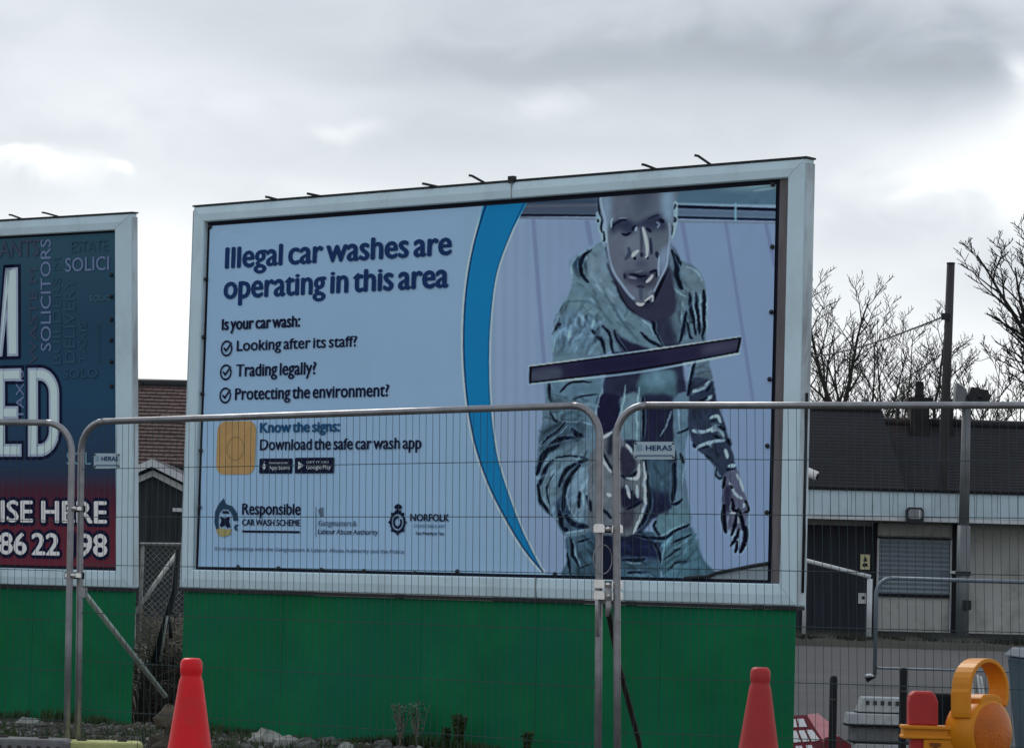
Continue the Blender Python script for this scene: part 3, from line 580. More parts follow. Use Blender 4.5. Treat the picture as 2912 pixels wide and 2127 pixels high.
# banner: one gently wrinkled sheet left of the split, the photographic print right of it
def wr(s, t):
    z = 0
    for cs, ct in ((ps0, pt1), (ps1, pt1)):
        d = math.hypot(s-cs, t-ct); a = math.atan2(t-ct, abs(s-cs)); z += .007*math.exp(-d/.35)*math.sin(a*16)
    return z+.0015*math.sin(s*2.1+t*3.3)
mb = MB(); nx, ny = 90, 76; vs = [(ps0+(split-ps0)*i/nx, YP+wr(ps0+(split-ps0)*i/nx, pt0+(pt1-pt0)*j/ny), pt0+(pt1-pt0)*j/ny) for j in range(ny+1) for i in range(nx+1)]
mb.add(vs, [(j*(nx+1)+i, j*(nx+1)+i+1, (j+1)*(nx+1)+i+1, (j+1)*(nx+1)+i) for j in range(ny) for i in range(nx)], True)
banner = mb.build('banner', m_pbg, eb)
paint_picture()
# crisp print: local contrast as in the poster's hard-edged artwork
def box3(a, r):
    k = np.ones(2*r+1)/(2*r+1); b = np.pad(a, ((r, r), (r, r), (0, 0)), mode='edge')
    b = np.apply_along_axis(lambda v: np.convolve(v, k, 'valid'), 0, b); return np.apply_along_axis(lambda v: np.convolve(v, k, 'valid'), 1, b)
pic = np.clip(canvas+.45*(canvas-box3(box3(canvas, 3), 3)), .0, 1)
nx, ny = 400, 480
ss = split+(ps1-split)*np.arange(nx+1)/nx; tt = pt0+(pt1-pt0)*np.arange(ny+1)/ny
SS, TT = np.meshgrid(ss, tt)
# where each point of the sheet falls in the photograph (plane to picture)
Pw = (np.array(BM.O)+np.array(BM.Y)*YP)[None, None]+SS[..., None]*np.array(BM.X)+TT[..., None]*np.array(BM.Z)-np.array((0, 0, EYE))
den = Pw@np.array(fwd); U = CX+F*(Pw@np.array(cr))/den; V = CY-F*(Pw@np.array(cu))/den
fx = np.clip((U-PX0)*PSC-.5, 0, PW-1.001); fy = np.clip((V-PY0)*PSC-.5, 0, PH-1.001); ix = fx.astype(int); iy = fy.astype(int); ax = (fx-ix)[..., None]; ay = (fy-iy)[..., None]
smp = (pic[iy, ix]*(1-ax)+pic[iy, ix+1]*ax)*(1-ay)+(pic[iy+1, ix]*(1-ax)+pic[iy+1, ix+1]*ax)*ay
ln = np.where(smp <= .04, smp/12.92, ((smp+.055)/1.055)**2.4)/np.array(KI); ln = np.clip(ln, 0, .95)
me = bpy.data.meshes.new('photo_print'); nv = (nx+1)*(ny+1)
wy = np.array([[wr(a, b) for a in ss[::8]] for b in tt[::8]]); 
WY = np.zeros_like(SS)
for j in range(ny+1):
    jj = min(j/8, wy.shape[0]-1.001); j0 = int(jj); row = wy[j0]*(1-(jj-j0))+wy[j0+1]*(jj-j0); WY[j] = np.interp(np.arange(nx+1)/8, np.arange(len(row)), row)
co_ = np.stack([SS, YP+WY, TT], -1).reshape(-1, 3); me.vertices.add(nv); me.vertices.foreach_set('co', co_.ravel().astype(np.float32))
jj, ii = np.meshgrid(np.arange(ny), np.arange(nx), indexing='ij'); a = (jj*(nx+1)+ii).ravel(); quads = np.stack([a, a+1, a+nx+2, a+nx+1], 1).ravel()
me.loops.add(len(quads)); me.loops.foreach_set('vertex_index', quads); me.polygons.add(nx*ny); me.polygons.foreach_set('loop_start', np.arange(0, 4*nx*ny, 4))
me.update(); me.polygons.foreach_set('use_smooth', np.ones(nx*ny, bool))
ca = me.color_attributes.new('print', 'FLOAT_COLOR', 'POINT'); ca.data.foreach_set('color', np.concatenate([ln.reshape(-1, 3), np.ones((nv, 1))], 1).ravel().astype(np.float32))
m_photo = mat('photo_print_ink', (1, 1, 1), .6, spec=.08, var=.03, vs_=1.5, vcol='print'); me.materials.append(m_photo)
po = bpy.data.objects.new('photo_print', me); COL.objects.link(po); po.parent = banner
YT = YP-.006
def line(txt, p0, p1, capv, m, off=.02, name='lettering', space=1.0, halo=False, dy=0):
    a = bs(*p0); b = bs(*p1); c = bs(p0[0], capv); mb = MB(); text_to(mb, txt, a[0], b[0], (a[1]*2+b[1])/3, c[1]-a[1], YT-dy, off, space); return mb.build(name, m, banner)
def X4(x, y): return (540+x/2.581, 560+y/2.581)
def X5(x, y): return (540+x/2.63, 1150+y/2.63)
def halo(txt, p0, p1, capv, off=.02, grow=.012):
    a = bs(*p0); b = bs(*p1); c = bs(p0[0], capv); mb = MB(); text_to(mb, txt, a[0]-grow, b[0]+grow, (a[1]*2+b[1])/3-grow, c[1]-a[1]+2*grow, YT+.003, off+.05); mb.build('lettering', m_halo, banner)
for txt, p0, p1, cv in (('Illegal car washes are', X4(258, 527), X4(1925, 432), X4(0, 370)[1]), ('operating in this area', X4(247, 752), X4(1900, 668), X4(0, 590)[1])):
    line(txt, p0, p1, cv, m_navy, .07)
line('Is your car wash:', X4(235, 980), X4(812, 955), X4(0, 897)[1], m_ink, .075)
for txt, a, b, c in (('Looking after its staff?', X4(345, 1127), X4(1230, 1110), 1056), ('Trading legally?', X4(340, 1320), X4(930, 1302), 1236), ('Protecting the environment?', X4(332, 1492), X4(1465, 1463), 1412)):
    line(txt, a, b, X4(0, c-6)[1], m_ink, .05)
for cx_, cy_ in ((272, 1112), (266, 1287), (262, 1457)):
    c = bs(*X4(cx_, cy_)); r = .071; mb = MB()
    pts = [(c[0]+r*math.cos(k*math.pi/14), c[1]+r*math.sin(k*math.pi/14)) for k in range(28)]; inn = [(c[0]+.76*r*math.cos(k*math.pi/14), c[1]+.76*r*math.sin(k*math.pi/14)) for k in range(28)]
    for k in range(28):
        if k in (2, 3): continue
        j = (k+1) % 28; mb.add([(p[0], YT, p[1]) for p in (pts[k], pts[j], inn[j], inn[k])], [(0, 1, 2, 3)])
    def seg(a, b, w):
        a = Vector(a); b = Vector(b); n = Vector((-(b-a).y, (b-a).x)).normalized()*w; flipflat(mb, [tuple(a+n), tuple(b+n), tuple(b-n), tuple(a-n)], YT-.001)
    seg((c[0]-.032, c[1]+.006), (c[0]-.003, c[1]-.026), .009); seg((c[0]-.009, c[1]-.026), (c[0]+.060, c[1]+.050), .009); mb.build('tick_mark', m_ink, banner)
line('Know the signs:', X5(525, 212), X5(1125, 204), X5(0, 136)[1], m_teal, .09)
line('Download the safe car wash app', X5(525, 348), X5(1735, 322), X5(0, 266)[1], m_ink, .05)
def rrect(a, b, r, y, m, name='print_block', n=5):
    (x0, z1), (x1, z0) = a, b; pts = []
    for cx_, cz_, a0 in ((x1-r, z1-r, 0), (x0+r, z1-r, 90), (x0+r, z0+r, 180), (x1-r, z0+r, 270)): pts += arc(cx_, cz_, r, a0, a0+90, n)
    mb = MB(); flipflat(mb, pts, y); return mb.build(name, m, banner)
rrect(bs(*X5(211, 128)), bs(*X5(487, 522)), .09, YT, m_tan, 'app_icon')
c = bs(*X5(345, 330)); mb = MB()
for k in range(16):
    a = [(c[0]+r*math.cos((k+d)*math.pi/8), YT-.001, c[1]+r*math.sin((k+d)*math.pi/8)) for r, d in ((.11, 0), (.11, 1), (.095, 1), (.095, 0))]; mb.add(a, [(0, 1, 2, 3)])
mb.build('icon_ring', mat('print_tan_dark', (.42, .27, .11), .5, var=0), banner)
for a, b, small, big, sh in ((X5(524, 404), X5(768, 516), 'Download on the', 'App Store', 0), (X5(790, 398), X5(1080, 514), 'GET IT ON', 'Google Play', 1)):
    A0, B0 = bs(*a), bs(*b); rrect(A0, B0, .012, YT, m_ink, 'store_badge'); w = B0[0]-A0[0]; hh = A0[1]-B0[1]; mb = MB()
    text_to(mb, small, A0[0]+.30*w, A0[0]+.86*w, A0[1]-.36*hh, .13*hh, YT-.002, .01); text_to(mb, big, A0[0]+.30*w, A0[0]+.93*w, B0[1]+.26*hh, .24*hh, YT-.002, .02)
    ic = (A0[0]+.15*w, (A0[1]+B0[1])/2)
    if sh: flipflat(mb, [(ic[0]-.06*w, ic[1]+.26*hh), (ic[0]-.06*w, ic[1]-.26*hh), (ic[0]+.09*w, ic[1])], YT-.002)
    else:
        flipflat(mb, [(ic[0]+.05*w*math.cos(k*.5236)*(1-.12*(math.sin(k*.5236) > .9)), ic[1]-.04*hh+.2*hh*math.sin(k*.5236)) for k in range(12)], YT-.002)
        flipflat(mb, [(ic[0], ic[1]+.2*hh), (ic[0]+.025*w, ic[1]+.3*hh), (ic[0]+.005*w, ic[1]+.32*hh)], YT-.002)
    mb.build('lettering', m_pwhite, banner)
line('Responsible', X5(392, 826), X5(832, 822), X5(0, 742)[1], m_ink, .06)
line('CAR WASH SCHEME', X5(392, 906), X5(828, 906), X5(0, 858)[1], m_ink, .06)
rrect(bs(*X5(395, 940)), bs(*X5(825, 962)), .004, YT, m_ink, 'print_block')
line('Gangmasters &', X5(962, 908), X5(1250, 908), X5(0, 868)[1], m_pgrey, .03)
line('Labour Abuse Authority', X5(962, 968), X5(1408, 974), X5(0, 932)[1], m_ink, .01)
line('NORFOLK', X5(1650, 872), X5(1942, 872), X5(0, 818)[1], m_ink, .06)
line('CONSTABULARY', X5(1676, 920), X5(1915, 920), X5(0, 896)[1], m_pgrey, .01)
line('Our Priority is You', X5(1692, 975), X5(1900, 975), X5(0, 952)[1], m_ink, .05)
line("It's in partnership with the Gangmasters & Labour Abuse Authority and the Police", X5(190, 1086), X5(1605, 1118), X5(0, 1060)[1], m_pgrey, .015)
# emblems
mb = MB(); mb2 = MB(); mb3 = MB()
def poly5(mbx, pts, y=YT): flipflat(mbx, [bs(*X5(*p)) for p in pts], y)
poly5(mb, [(255, 700), (275, 745), (320, 760), (355, 810), (365, 868), (330, 870), (318, 820), (290, 785), (250, 782), (222, 815), (214, 870), (218, 930), (200, 935), (186, 880), (192, 800), (215, 750)])
poly5(mb, [(345, 895), (372, 900), (350, 915), (365, 945), (340, 940), (332, 915)])
mb.build('emblem', mat('print_dark_teal', (.01, .06, .13), .5, var=0), banner)
poly5(mb2, [(228, 835), (262, 850), (305, 838), (296, 870), (308, 915), (285, 925), (268, 900), (240, 918), (226, 905), (240, 872)], YT-.002)
poly5(mb2, [(250, 795), (290, 795), (300, 815), (245, 815)], YT-.002)
mb2.build('emblem_car', m_ink, banner)
poly5(mb3, [(198, 938), (225, 920), (268, 932), (318, 930), (300, 975), (255, 990), (212, 975)]); mb3.build('emblem_hand', m_gold, banner)
mb = MB(); poly5(mb, [(962, 790), (975, 775), (1000, 768), (1003, 836), (980, 838), (970, 820)]); poly5(mb, [(943, 765), (948, 765), (948, 990), (943, 990)]); mb.build('crest', m_pgrey, banner)
mb = MB(); cx_, cy_ = 1556, 880
ou = []; inn = []
for k in range(32):
    a = k*math.pi/16; r = 1.0 if k % 4 else 1.22; ou.append((cx_+58*r*math.cos(a), cy_-86*r*math.sin(a)*.98)); inn.append((cx_+44*math.cos(a), cy_-62*math.sin(a)))
for k in range(32):
    j = (k+1) % 32; poly5(mb, [ou[k], ou[j], inn[j], inn[k]])
for r0, r1 in ((20, 34),):
    for k in range(20):
        if k in (2, 3): continue
        a, b = k*math.pi/10, (k+1)*math.pi/10
        poly5(mb, [(cx_+r1*math.cos(a), cy_-1.45*r1*math.sin(a)), (cx_+r1*math.cos(b), cy_-1.45*r1*math.sin(b)), (cx_+r0*math.cos(b), cy_-1.45*r0*math.sin(b)), (cx_+r0*math.cos(a), cy_-1.45*r0*math.sin(a))], YT-.001)
poly5(mb, [(1530, 765), (1545, 748), (1560, 742), (1577, 748), (1590, 765), (1582, 782), (1538, 782)]); poly5(mb, [(1536, 790), (1584, 790), (1582, 806), (1540, 806)])
mb.build('badge', m_ink, banner)
# brown plank right of the banner, the loose strip and cord at its lower right corner
MB().box((ps1+.035, .028, pt0-.03), (s1-.015, .044, pt1+.04)).build('brown_plank', m_plank, eb)
cord = [bs(*D_([p])[0]) for p in ((285, 1604), (380, 1598), (480, 1590), (530, 1565), (700, 1532), (830, 1506), (955, 1485))]
mb = MB(); mb.tube([(a, YP-.012, b) for a, b in cord], .014, 6); mb.build('cord', m_black, eb)
# eyelet ties round the banner
m_st = m_black
ties = [S(457, 617), S(452, 745), S(449, 870), S(446, 995), S(443, 1120), S(528, 1252), S(617, 1255), S(712, 1258), S(806, 1261), S(918, 1266), S(1012, 1262), S(1228, 1268), S(1708, 546), S(1706, 690), S(1702, 838), S(1697, 985), S(1696, 1132)]
mb0 = MB(); mb0.lathe([(.016, -.004), (.02, 0), (.016, .010)], (0, 0, 0), Vector((0, -1, 0)), 10)
t0_ = None
for u, v in ties:
    a, b = bs(u, v)
    if t0_ is None: t0_ = mb0.build('eyelet', m_st, eb); o = t0_
    else: o = t0_.copy(); COL.objects.link(o)
    o.location = (a, YP-.012, b)
o = t0_.copy(); COL.objects.link(o); a, b = bs(*A_([(1920, 190)])[0]); o.location = (a, YP-.012, b)
o = t0_.copy(); COL.objects.link(o); a, b = bs(*X4(155, 222)); o.location = (a, YP-.012, b)
# joints across the frame rails
for (a, b) in ((S(1132, 405), S(1135, 440)), (S(1186, 1275), S(1186, 1322))):
    A0 = BM.st(*a); B0 = BM.st(*b); MB().box((A0[0]-.004, -.0145, min(A0[1], B0[1])), (A0[0]+.004, -.006, max(A0[1], B0[1]))).build('joint_strip', m_galvd, eb)
MB().box((BM.st(*S(1131, 404))[0]-.03, -.02, H_-.01), (BM.st(*S(1131, 404))[0]+.03, .02, H_+.045)).build('cap_clip', m_black, eb)
# hooks standing up from the top edge
def hook(B, e, p_tip, p_base, r=.011):
    a = B.st(*p_base); b = B.st(*p_tip); mb = MB(); mb.tube([(a[0], .03, a[1]-.03), (a[0], .02, a[1]+.01), (b[0], -.03, b[1]), (b[0]-.02, -.05, b[1]+.004)], r, 6); mb.build('hook', m_black, e)
for tip, bse in (((598, 437), (615, 445)), ((690, 430), (710, 437)), ((945, 408), (968, 416)), ((1048, 390), (1070, 408)), ((1430, 366), (1450, 378)), ((1547, 346), (1566, 366))):
    hook(BM, eb, S(*tip), S(*bse))
# lower return detail on the right edge: cable and small bracket
MB().tube([(W_+.02, .06, t) for t in (.1, .9, 1.6)], .012, 6).build('edge_cable', m_black, eb)

# ---- the left billboard
LX, LY, LZ, LYAW, LTILT = LEFTV
d_ = Vector((math.cos(LYAW), -math.sin(LYAW), 0)); n_ = Vector((-math.sin(LYAW), -math.cos(LYAW), 0)); zz = Vector((0, 0, 1))
upv = zz*math.cos(LTILT)+n_*math.sin(LTILT)
WL = 6.5
BL = Board(Vector((LX, LY, LZ+EYE))-d_*WL, d_, upv)
el_ = BL.empty('billboard', 'smaller looking white framed billboard with a navy and red advert, cut off at left', 'billboard')
e2 = el_
def lc(u, v, y=YP): return BL.st(u, v, y)
oTR = BL.st(889/2.753, 560+262/2.753); oBR = BL.st(915/2.753, 1100+1440/2.753)
s1 = (oTR[0]+oBR[0])/2; t1 = oTR[1]; t0 = oBR[1]; s0 = WL-s1
board_shell(BL, el_, WL, 3.37, s0, s1, t0, t1, .072)
m_grad = bpy.data.materials.new('navy_red_print'); m_grad.use_nodes = True; t = m_grad.node_tree; n = t.nodes; bsdf = n['Principled BSDF']; bsdf.inputs['Roughness'].default_value = .6; bsdf.inputs['Specular IOR Level'].default_value = .08
tcd = n.new('ShaderNodeTexCoord'); sx = n.new('ShaderNodeSeparateXYZ'); t.links.new(tcd.outputs['Object'], sx.inputs[0]); mr = n.new('ShaderNodeMapRange'); mr.inputs[1].default_value = t0; mr.inputs[2].default_value = t1; t.links.new(sx.outputs[2], mr.inputs[0])
cr_ = n.new('ShaderNodeValToRGB'); t.links.new(mr.outputs[0], cr_.inputs[0]); el2 = cr_.color_ramp.elements
stops = ((0, (80, 31, 46)), (.15, (74, 28, 44)), (.235, (54, 28, 46)), (.29, (30, 44, 68)), (.5, (27, 56, 82)), (.72, (28, 54, 76)), (1, (38, 66, 84)))
el2[0].position = 0; el2[0].color = (*alb(stops[0][1]), 1); el2[1].position = 1; el2[1].color = (*alb(stops[-1][1]), 1)
for p, c in stops[1:-1]: q_ = el2.new(p); q_.color = (*alb(c), 1)
t.links.new(cr_.outputs[0], bsdf.inputs['Base Color'])
lb = MB(); lb.add([(s0+.03, YP, t0+.03), (s1-.012, YP, t0+.03), (s1-.012, YP, t1-.02), (s0+.03, YP, t1-.02)], [(0, 1, 2, 3)]); lban = lb.build('banner', m_grad, el_)
def C1(x, y): return (x/2.753, 560+y/2.753)
def C2(x, y): return (x/2.753, 1100+y/2.753)
m_lw = mat('print_letter_white', alb((150, 172, 195)), .5, var=.02); m_ledge = mat('print_letter_edge', (.50, .60, .78), .5, var=0)
m_fd1 = mat('print_faded_blue', alb((84, 97, 134)), .5, spec=.08, var=0); m_fd2 = mat('print_faint', alb((35, 63, 83)), .5, spec=.08, var=0); m_fd3 = mat('print_faint_red', alb((48, 56, 78)), .5, spec=.08, var=0); m_lr = mat('print_rose_white', alb((196, 184, 206), 1.0), .5, var=0)
def word_l(txt, u0, u1, vb, vc, conv, m, off=.03, outline=0, prefix=None, vb1=None):
    a = lc(*conv(u0, vb)); b = lc(*conv(u1, vb1 if vb1 else vb)); c = lc(*conv(u0, vc))
    x0 = a[0]
    if prefix:      # txt begins left of the measured part
        f = fontmesh(txt, 0)[0]; g = fontmesh(txt[len(prefix):], 0)[0]; k = (f[:, 0].max()-f[:, 0].min())/(g[:, 0].max()-g[:, 0].min()); x0 = b[0]-(b[0]-a[0])*k
    tb = (a[1]+b[1])/2; cap = c[1]-a[1]
    if outline:
        mb = MB(); text_to(mb, txt, x0, b[0], tb, cap, YT+.004, off, grow=outline+.02); mb.build('lettering', m_ink, lban)
    mb = MB(); text_to(mb, txt, x0, b[0], tb, cap, YT-.002, off); mb.build('lettering', m, lban)
# tall letters built stroke by stroke: M above ED
def slab(polys, m, y):
    mb = MB()
    for p in polys: flipflat(mb, p, y)
    return mb.build('lettering', m, lban)
def big(polys_fn):
    slab(polys_fn(.030), m_ink, YT+.003); slab(polys_fn(.0), m_ledge, YT-.001); slab(polys_fn(-.022), m_lw, YT-.003)
rx = lc(*C1(145, 900))[0]; zt = lc(*C1(100, 555))[1]; zb = lc(*C1(90, 1247))[1]; sw = (lc(*C1(140, 900))[0]-lc(*C1(55, 900))[0])
def Mp(g):
    L0 = rx-3.6*sw; mid = (rx+L0)/2
    return [[(rx-sw-g, zb-g), (rx+g, zb-g), (rx+g, zt+g), (rx-sw*1.15-g, zt+g)], [(rx-sw*1.15-g, zt+g-.0), (rx-sw*.55+g, zt+g), (mid+sw*.33+g, zb-g), (mid-sw*.05-g, zb-g)],
            [(L0-g, zb-g), (L0+sw+g, zb-g), (L0+sw*1.15+g, zt+g), (L0-g, zt+g)], [(L0+sw*1.15+g, zt+g), (L0+sw*.55-g, zt+g), (mid-sw*.33-g, zb-g), (mid+sw*.05+g, zb-g)]]
big(Mp)
zt2 = lc(*C1(230, 1340))[1]; zb2 = lc(*C2(230, 545))[1]; dx0 = lc(*C2(222, 300))[0]; dx1 = lc(*C2(468, 300))[0]; er = lc(*C2(172, 300))[0]; st = sw*.93
def Dp(g):
    w = dx1-dx0; hh = zt2-zb2; r = w*.62; pl = []
    pl.append([(dx0-g, zb2-g), (dx0+st+g, zb2-g), (dx0+st+g, zt2+g), (dx0-g, zt2+g)])
    th = st*.92
    pl.append([(dx0+st*.9, zt2+g), (dx0+st*.9, zt2-th-g), (dx1-r, zt2-th-g), (dx1-r, zt2+g)]); pl.append([(dx0+st*.9, zb2-g), (dx0+st*.9, zb2+th+g), (dx1-r, zb2+th+g), (dx1-r, zb2-g)])
    pl.append([(dx1-st-g, zb2+r), (dx1+g, zb2+r), (dx1+g, zt2-r), (dx1-st-g, zt2-r)])
    for cz, a0 in ((zt2-r, 0), (zb2+r, 270)):
        o = arc(dx1-r, cz, r+g, a0, a0+90, 8); i = [(dx1-r+(x-(dx1-r))*max(.01, (r-st-g))/(r+g), cz+(z-cz)*max(.01, (r-th-g))/(r+g)) for x, z in o]
        for k in range(8): pl.append([o[k], o[k+1], i[k+1], i[k]])
    return pl
big(Dp)
def Ep(g):
    w = (dx1-dx0)*.86; L0 = er-w; mid = (zt2+zb2)/2; th = st*.92
    return [[(L0-g, zb2-g), (L0+st+g, zb2-g), (L0+st+g, zt2+g), (L0-g, zt2+g)]]+[[(L0+st*.9, z-g), (x+g, z-g), (x+g, z+th+g), (L0+st*.9, z+th+g)] for z, x in ((zb2, er), (zt2-th, er), (mid-th/2, er-.04))]
big(Ep)
word_l('ADVERTISE HERE', 15, 842, 1058, 888, C2, m_lr, .055, .018, 'ADVERT', 1068)
word_l('86 22 198', -2, 845, 1312, 1140, C2, m_lr, .06, .018, None, 1325)
word_l('SOLICI', 515, 858, 588, 482, C1, m_fd1, .01, 0, None, 572)
word_l('ACCOUNTANTS', 0, 312, 472, 348, C1, m_fd3, .02, 0, 'ACCOUNT', 462)
word_l('ESTATE', 560, 850, 432, 345, C1, m_fd2, .01, 0, None, 425); word_l('SOLIC', 706, 868, 815, 770, C1, mat('print_faint_b', alb((46, 78, 96)), .5, var=0), .02); word_l('SOL', 525, 718, 608, 512, C2, mat('print_faint_c', alb((74, 106, 124)), .5, var=0), .01)
word_l('SOLO', 500, 770, 1415, 1345, C1, m_fd2, .01)
def up_l(txt, u, va, vb, cap, conv, m, off=.02, ca=None):
    a = lc(*conv(u, va)); b = lc(*(ca or conv)(u, vb)); c = lc(*conv(u-cap, va)); mb = MB(); text_up(mb, txt, a[1], b[1], a[0], a[0]-c[0], YT-.0005, off); mb.build('lettering', m, lban)
up_l('SOLICITORS', 402, 1205, 330, 78, C1, m_fd1, .02)
up_l('WASTE M', 295, 1310, 560, 62, C1, m_fd3, .01); up_l('BUILDERS M', 480, 1310, 470, 62, C1, m_fd2, .01); up_l('DELIVERY', 592, 1300, 630, 80, C1, m_fd2, .01); up_l('TAXIS', 680, 1300, 980, 55, C1, m_fd2, .01); up_l('BUSINESS', 790, 1300, 990, 34, C1, m_fd2, .01)
up_l('TAXIS', 190, 255, -130, 60, C2, m_fd1, .01)
for v in (610, 780, 960, 1120, 1290, 1480): 
    a, b = lc(*C1(878, v)); o = t0_.copy(); COL.objects.link(o); o.parent = el_; o.location = (a, YP-.012, b)
for tip, bse in (((31, 476), (50, 488)), ((104, 471), (126, 481))): hook(BL, el_, S(*tip), S(*bse), .009)
# ------------------------------------------------------------------ green hoardings under the boards
m_green = mat('green_paint', (.007, .165, .058), .7, spec=.08, var=.22, vs_=1.1, dirt=(.006, .13, .08), dirt_amt=.7, dscale=.8, dthr=(.4, .62), bump=.12, bs=5)
m_gedge = mat('green_dark', (.010, .055, .035), .7, var=.2)
def hoarding(B, x0, x1, seams, label, ztop, tilt_fix=False):
    O = Vector((B.O.x, B.O.y, 0)); X = Vector((B.X.x, B.X.y, 0)).normalized(); H = Board(O, X, Vector((0, 0, 1)))
    e = H.empty('hoarding', label, 'hoarding'); xs = [x0]+seams+[x1]
    for i in range(len(xs)-1):
        mb = MB(); mb.box((xs[i]+.0015, .035, -.2), (xs[i+1]-.0015, .053, ztop)); mb.build('panel', m_green, e)
    p = x0+.05
    while p < x1:
        MB().box((p, .056, -.2), (p+.075, .10, ztop+.2)).build('post', m_plank, e); p += 1.2
    return H, e
seam = BM.st(1185, 1980)[0]
hoarding(BM, .02, W_-.03, [1.22, seam, seam+1.22*1.0, seam+2.44], 'plain green painted hoarding below the squeegee poster, behind both red cones', BM.O.z-.032)
hoarding(BL, .0, WL+.0, [WL-4.88, WL-3.66, WL-2.44, WL-1.22], 'plain green painted hoarding at far left behind the fence joint', BL.O.z-.034)
def rock_mb(mb, c, r, sq=.7, rnd=random, n=7):
    c = Vector(c); vs = []; rings = 5
    ph = rnd.random()*6
    for i in range(rings):
        a = -math.pi/2+math.pi*(i+.5)/rings
        for k in range(n):
            b = ph+2*math.pi*(k+rnd.uniform(-.25, .25))/n; q_ = r*rnd.uniform(.78, 1.2); vs.append(c+Vector((math.cos(a)*math.cos(b)*q_*1.2, math.cos(a)*math.sin(b)*q_, math.sin(a)*q_*sq)))
    fs = [(i*n+k, i*n+(k+1) % n, (i+1)*n+(k+1) % n, (i+1)*n+k) for i in range(rings-1) for k in range(n)]+[tuple(range(n-1, -1, -1)), tuple(range((rings-1)*n, rings*n))]
    mb.add(vs, fs)
m_stone = [mat('stone_pale', (.30, .31, .28), .9, var=.3, vs_=12, bump=.6, bs=30), mat('stone_grey', (.13, .13, .12), .9, var=.3, vs_=12, bump=.6, bs=30), mat('stone_brown', (.10, .085, .065), .9, var=.3, vs_=12, bump=.6, bs=30)]
# ------------------------------------------------------------------ mesh fence panels
m_wire = mat('mesh_wire', (.05, .078, .085), .8, spec=.1, var=.1)
m_plate = mat('plate_white', (.42, .55, .62), .45, var=.04)
def fence_panel(label, TL, TR, BL_, BR_, plate=None, bend=.17):
    """four corner points; a tube frame with round upper corners, posts running below the lower rail"""
    TL, TR, BL_, BR_ = map(Vector, (TL, TR, BL_, BR_))
    e = thing('temporary_fence', (BL_+BR_)/2, label, 'fence panel', 'temporary mesh fence panels')
    wd = ((TR-TL).length+(BR_-BL_).length)/2; ht = ((TL-BL_).length+(TR-BR_).length)/2
    def q(s, t): return BL_.lerp(BR_, s).lerp(TL.lerp(TR, s), t)
    bx, bz = bend/wd, bend*1.05/ht
    def corner(s, sg): return [q(s+sg*bx*(1-math.cos(a)), 1-bz*(1-math.sin(a))) for a in [math.pi/2*k/8 for k in range(9)]]
    r = .0205
    cl = corner(0, 1); crn = corner(1, -1)
    MB().tube([q(0, -.08)]+[q(0, .3), q(0, .6)]+cl, r, 10).build('post', m_galvd, e, True)
    MB().tube([q(1, -.08)]+[q(1, .3), q(1, .6)]+crn, r, 10).build('post', m_galvd, e, True)
    MB().tube([cl[-1], q(.35, 1), q(.65, 1), crn[-1]], r*.98, 10).build('top_rail', m_galvd, e, True)
    MB().tube([q(0, -.055), q(1, -.055)], r*.9, 8).build('bottom_rail', m_galvd, e, True)
    n = (TR-TL).cross(BL_-TL).normalized(); mb = MB(); nv = int(round(wd/.045))
    for k in range(1, nv):
        s = k/nv; tp = 1-bz*(1-math.sqrt(max(0, 1-(1-min(1, min(s, 1-s)/bx))**2)))
        a, b = q(s, -.055), q(s, tp); mb.tube([a, b], .0014, 4, False)
    mb.build('vertical_wires', m_wire, e, True, kind='stuff')
    k = 0; z = 1-.295/ht
    while z > .0:
        MB().tube([q(0, z)-n*.004, q(1, z)-n*.004], .0023, 5).build('cross_wire', m_wire, e, True); z -= .30/ht
    if plate:
        (u0, v0), (u1, v1), Y = plate; a, b, c = P(u0, v0, Y), P(u1, v0, Y), P(u0, v1, Y)
        w = (b-a).length; h = (c-a).length; X = (b-a).normalized(); Z = (a-c).normalized(); B = Board(c, X, Z)
        mtx = Matrix.Translation(c) @ B.M.to_4x4()
        mb = MB(); mb.bevbox((0, 0, 0), (w, .003, h), .008, mtx); pl = mb.build('name_plate', m_plate, e, True)
        def onplate(mb_, m, name, dy=-.002):
            vs = [tuple(Vector(v)) for v in mb_.v]; mb_.v = [tuple(mtx @ Vector(v)-Vector(LOC[e.name])) for v in vs]; mb_.build(name, m, pl)
        mb = MB(); text_to(mb, 'HERAS', .29*w, .93*w, .50*h, .30*h, -.002, .05); onplate(mb, m_navy, 'lettering')
        mb = MB(); flat(mb, [(.06*w, .5*h), (.2*w, .5*h), (.2*w, .82*h), (.06*w, .82*h)], -.002); onplate(mb, mat('plate_emblem', (.25, .40, .50), .5, var=.1), 'emblem')
        mb = MB(); flat(mb, [(.05*w, .16*h), (.95*w, .16*h), (.95*w, .26*h), (.05*w, .26*h)], -.002); onplate(mb, m_pgrey, 'stripe')
        for s_, t_ in ((.04, .12), (.96, .12), (.04, .9), (.96, .9)):
            mb = MB(); mb.lathe([(.006, 0), (.005, .004)], mtx @ Vector((s_*w, -.001, t_*h)), -B.Y, 8); mb.build('rivet', m_wire, e, True)
    return e
DL, DR, DE = 18.75, 16.9, 16.05
f2 = fence_panel('middle wire mesh fence panel between the two post joints, in front of the large poster', P(232, 1201, DL), P(1706, 1151, DR), P(222, 2106, DL), P(1700, 2225, DR), ((267, 1289), (341, 1332), DL-.12))
f1 = fence_panel('leftmost wire mesh fence panel, cut off by the left edge of the photo', P(203, 1203, DL-.06)+Vector((-3.35, .9, 0)), P(206, 1203, DL-.06), P(190, 2104, DL-.06)+Vector((-3.35, .9, 0)), P(190, 2104, DL-.06))
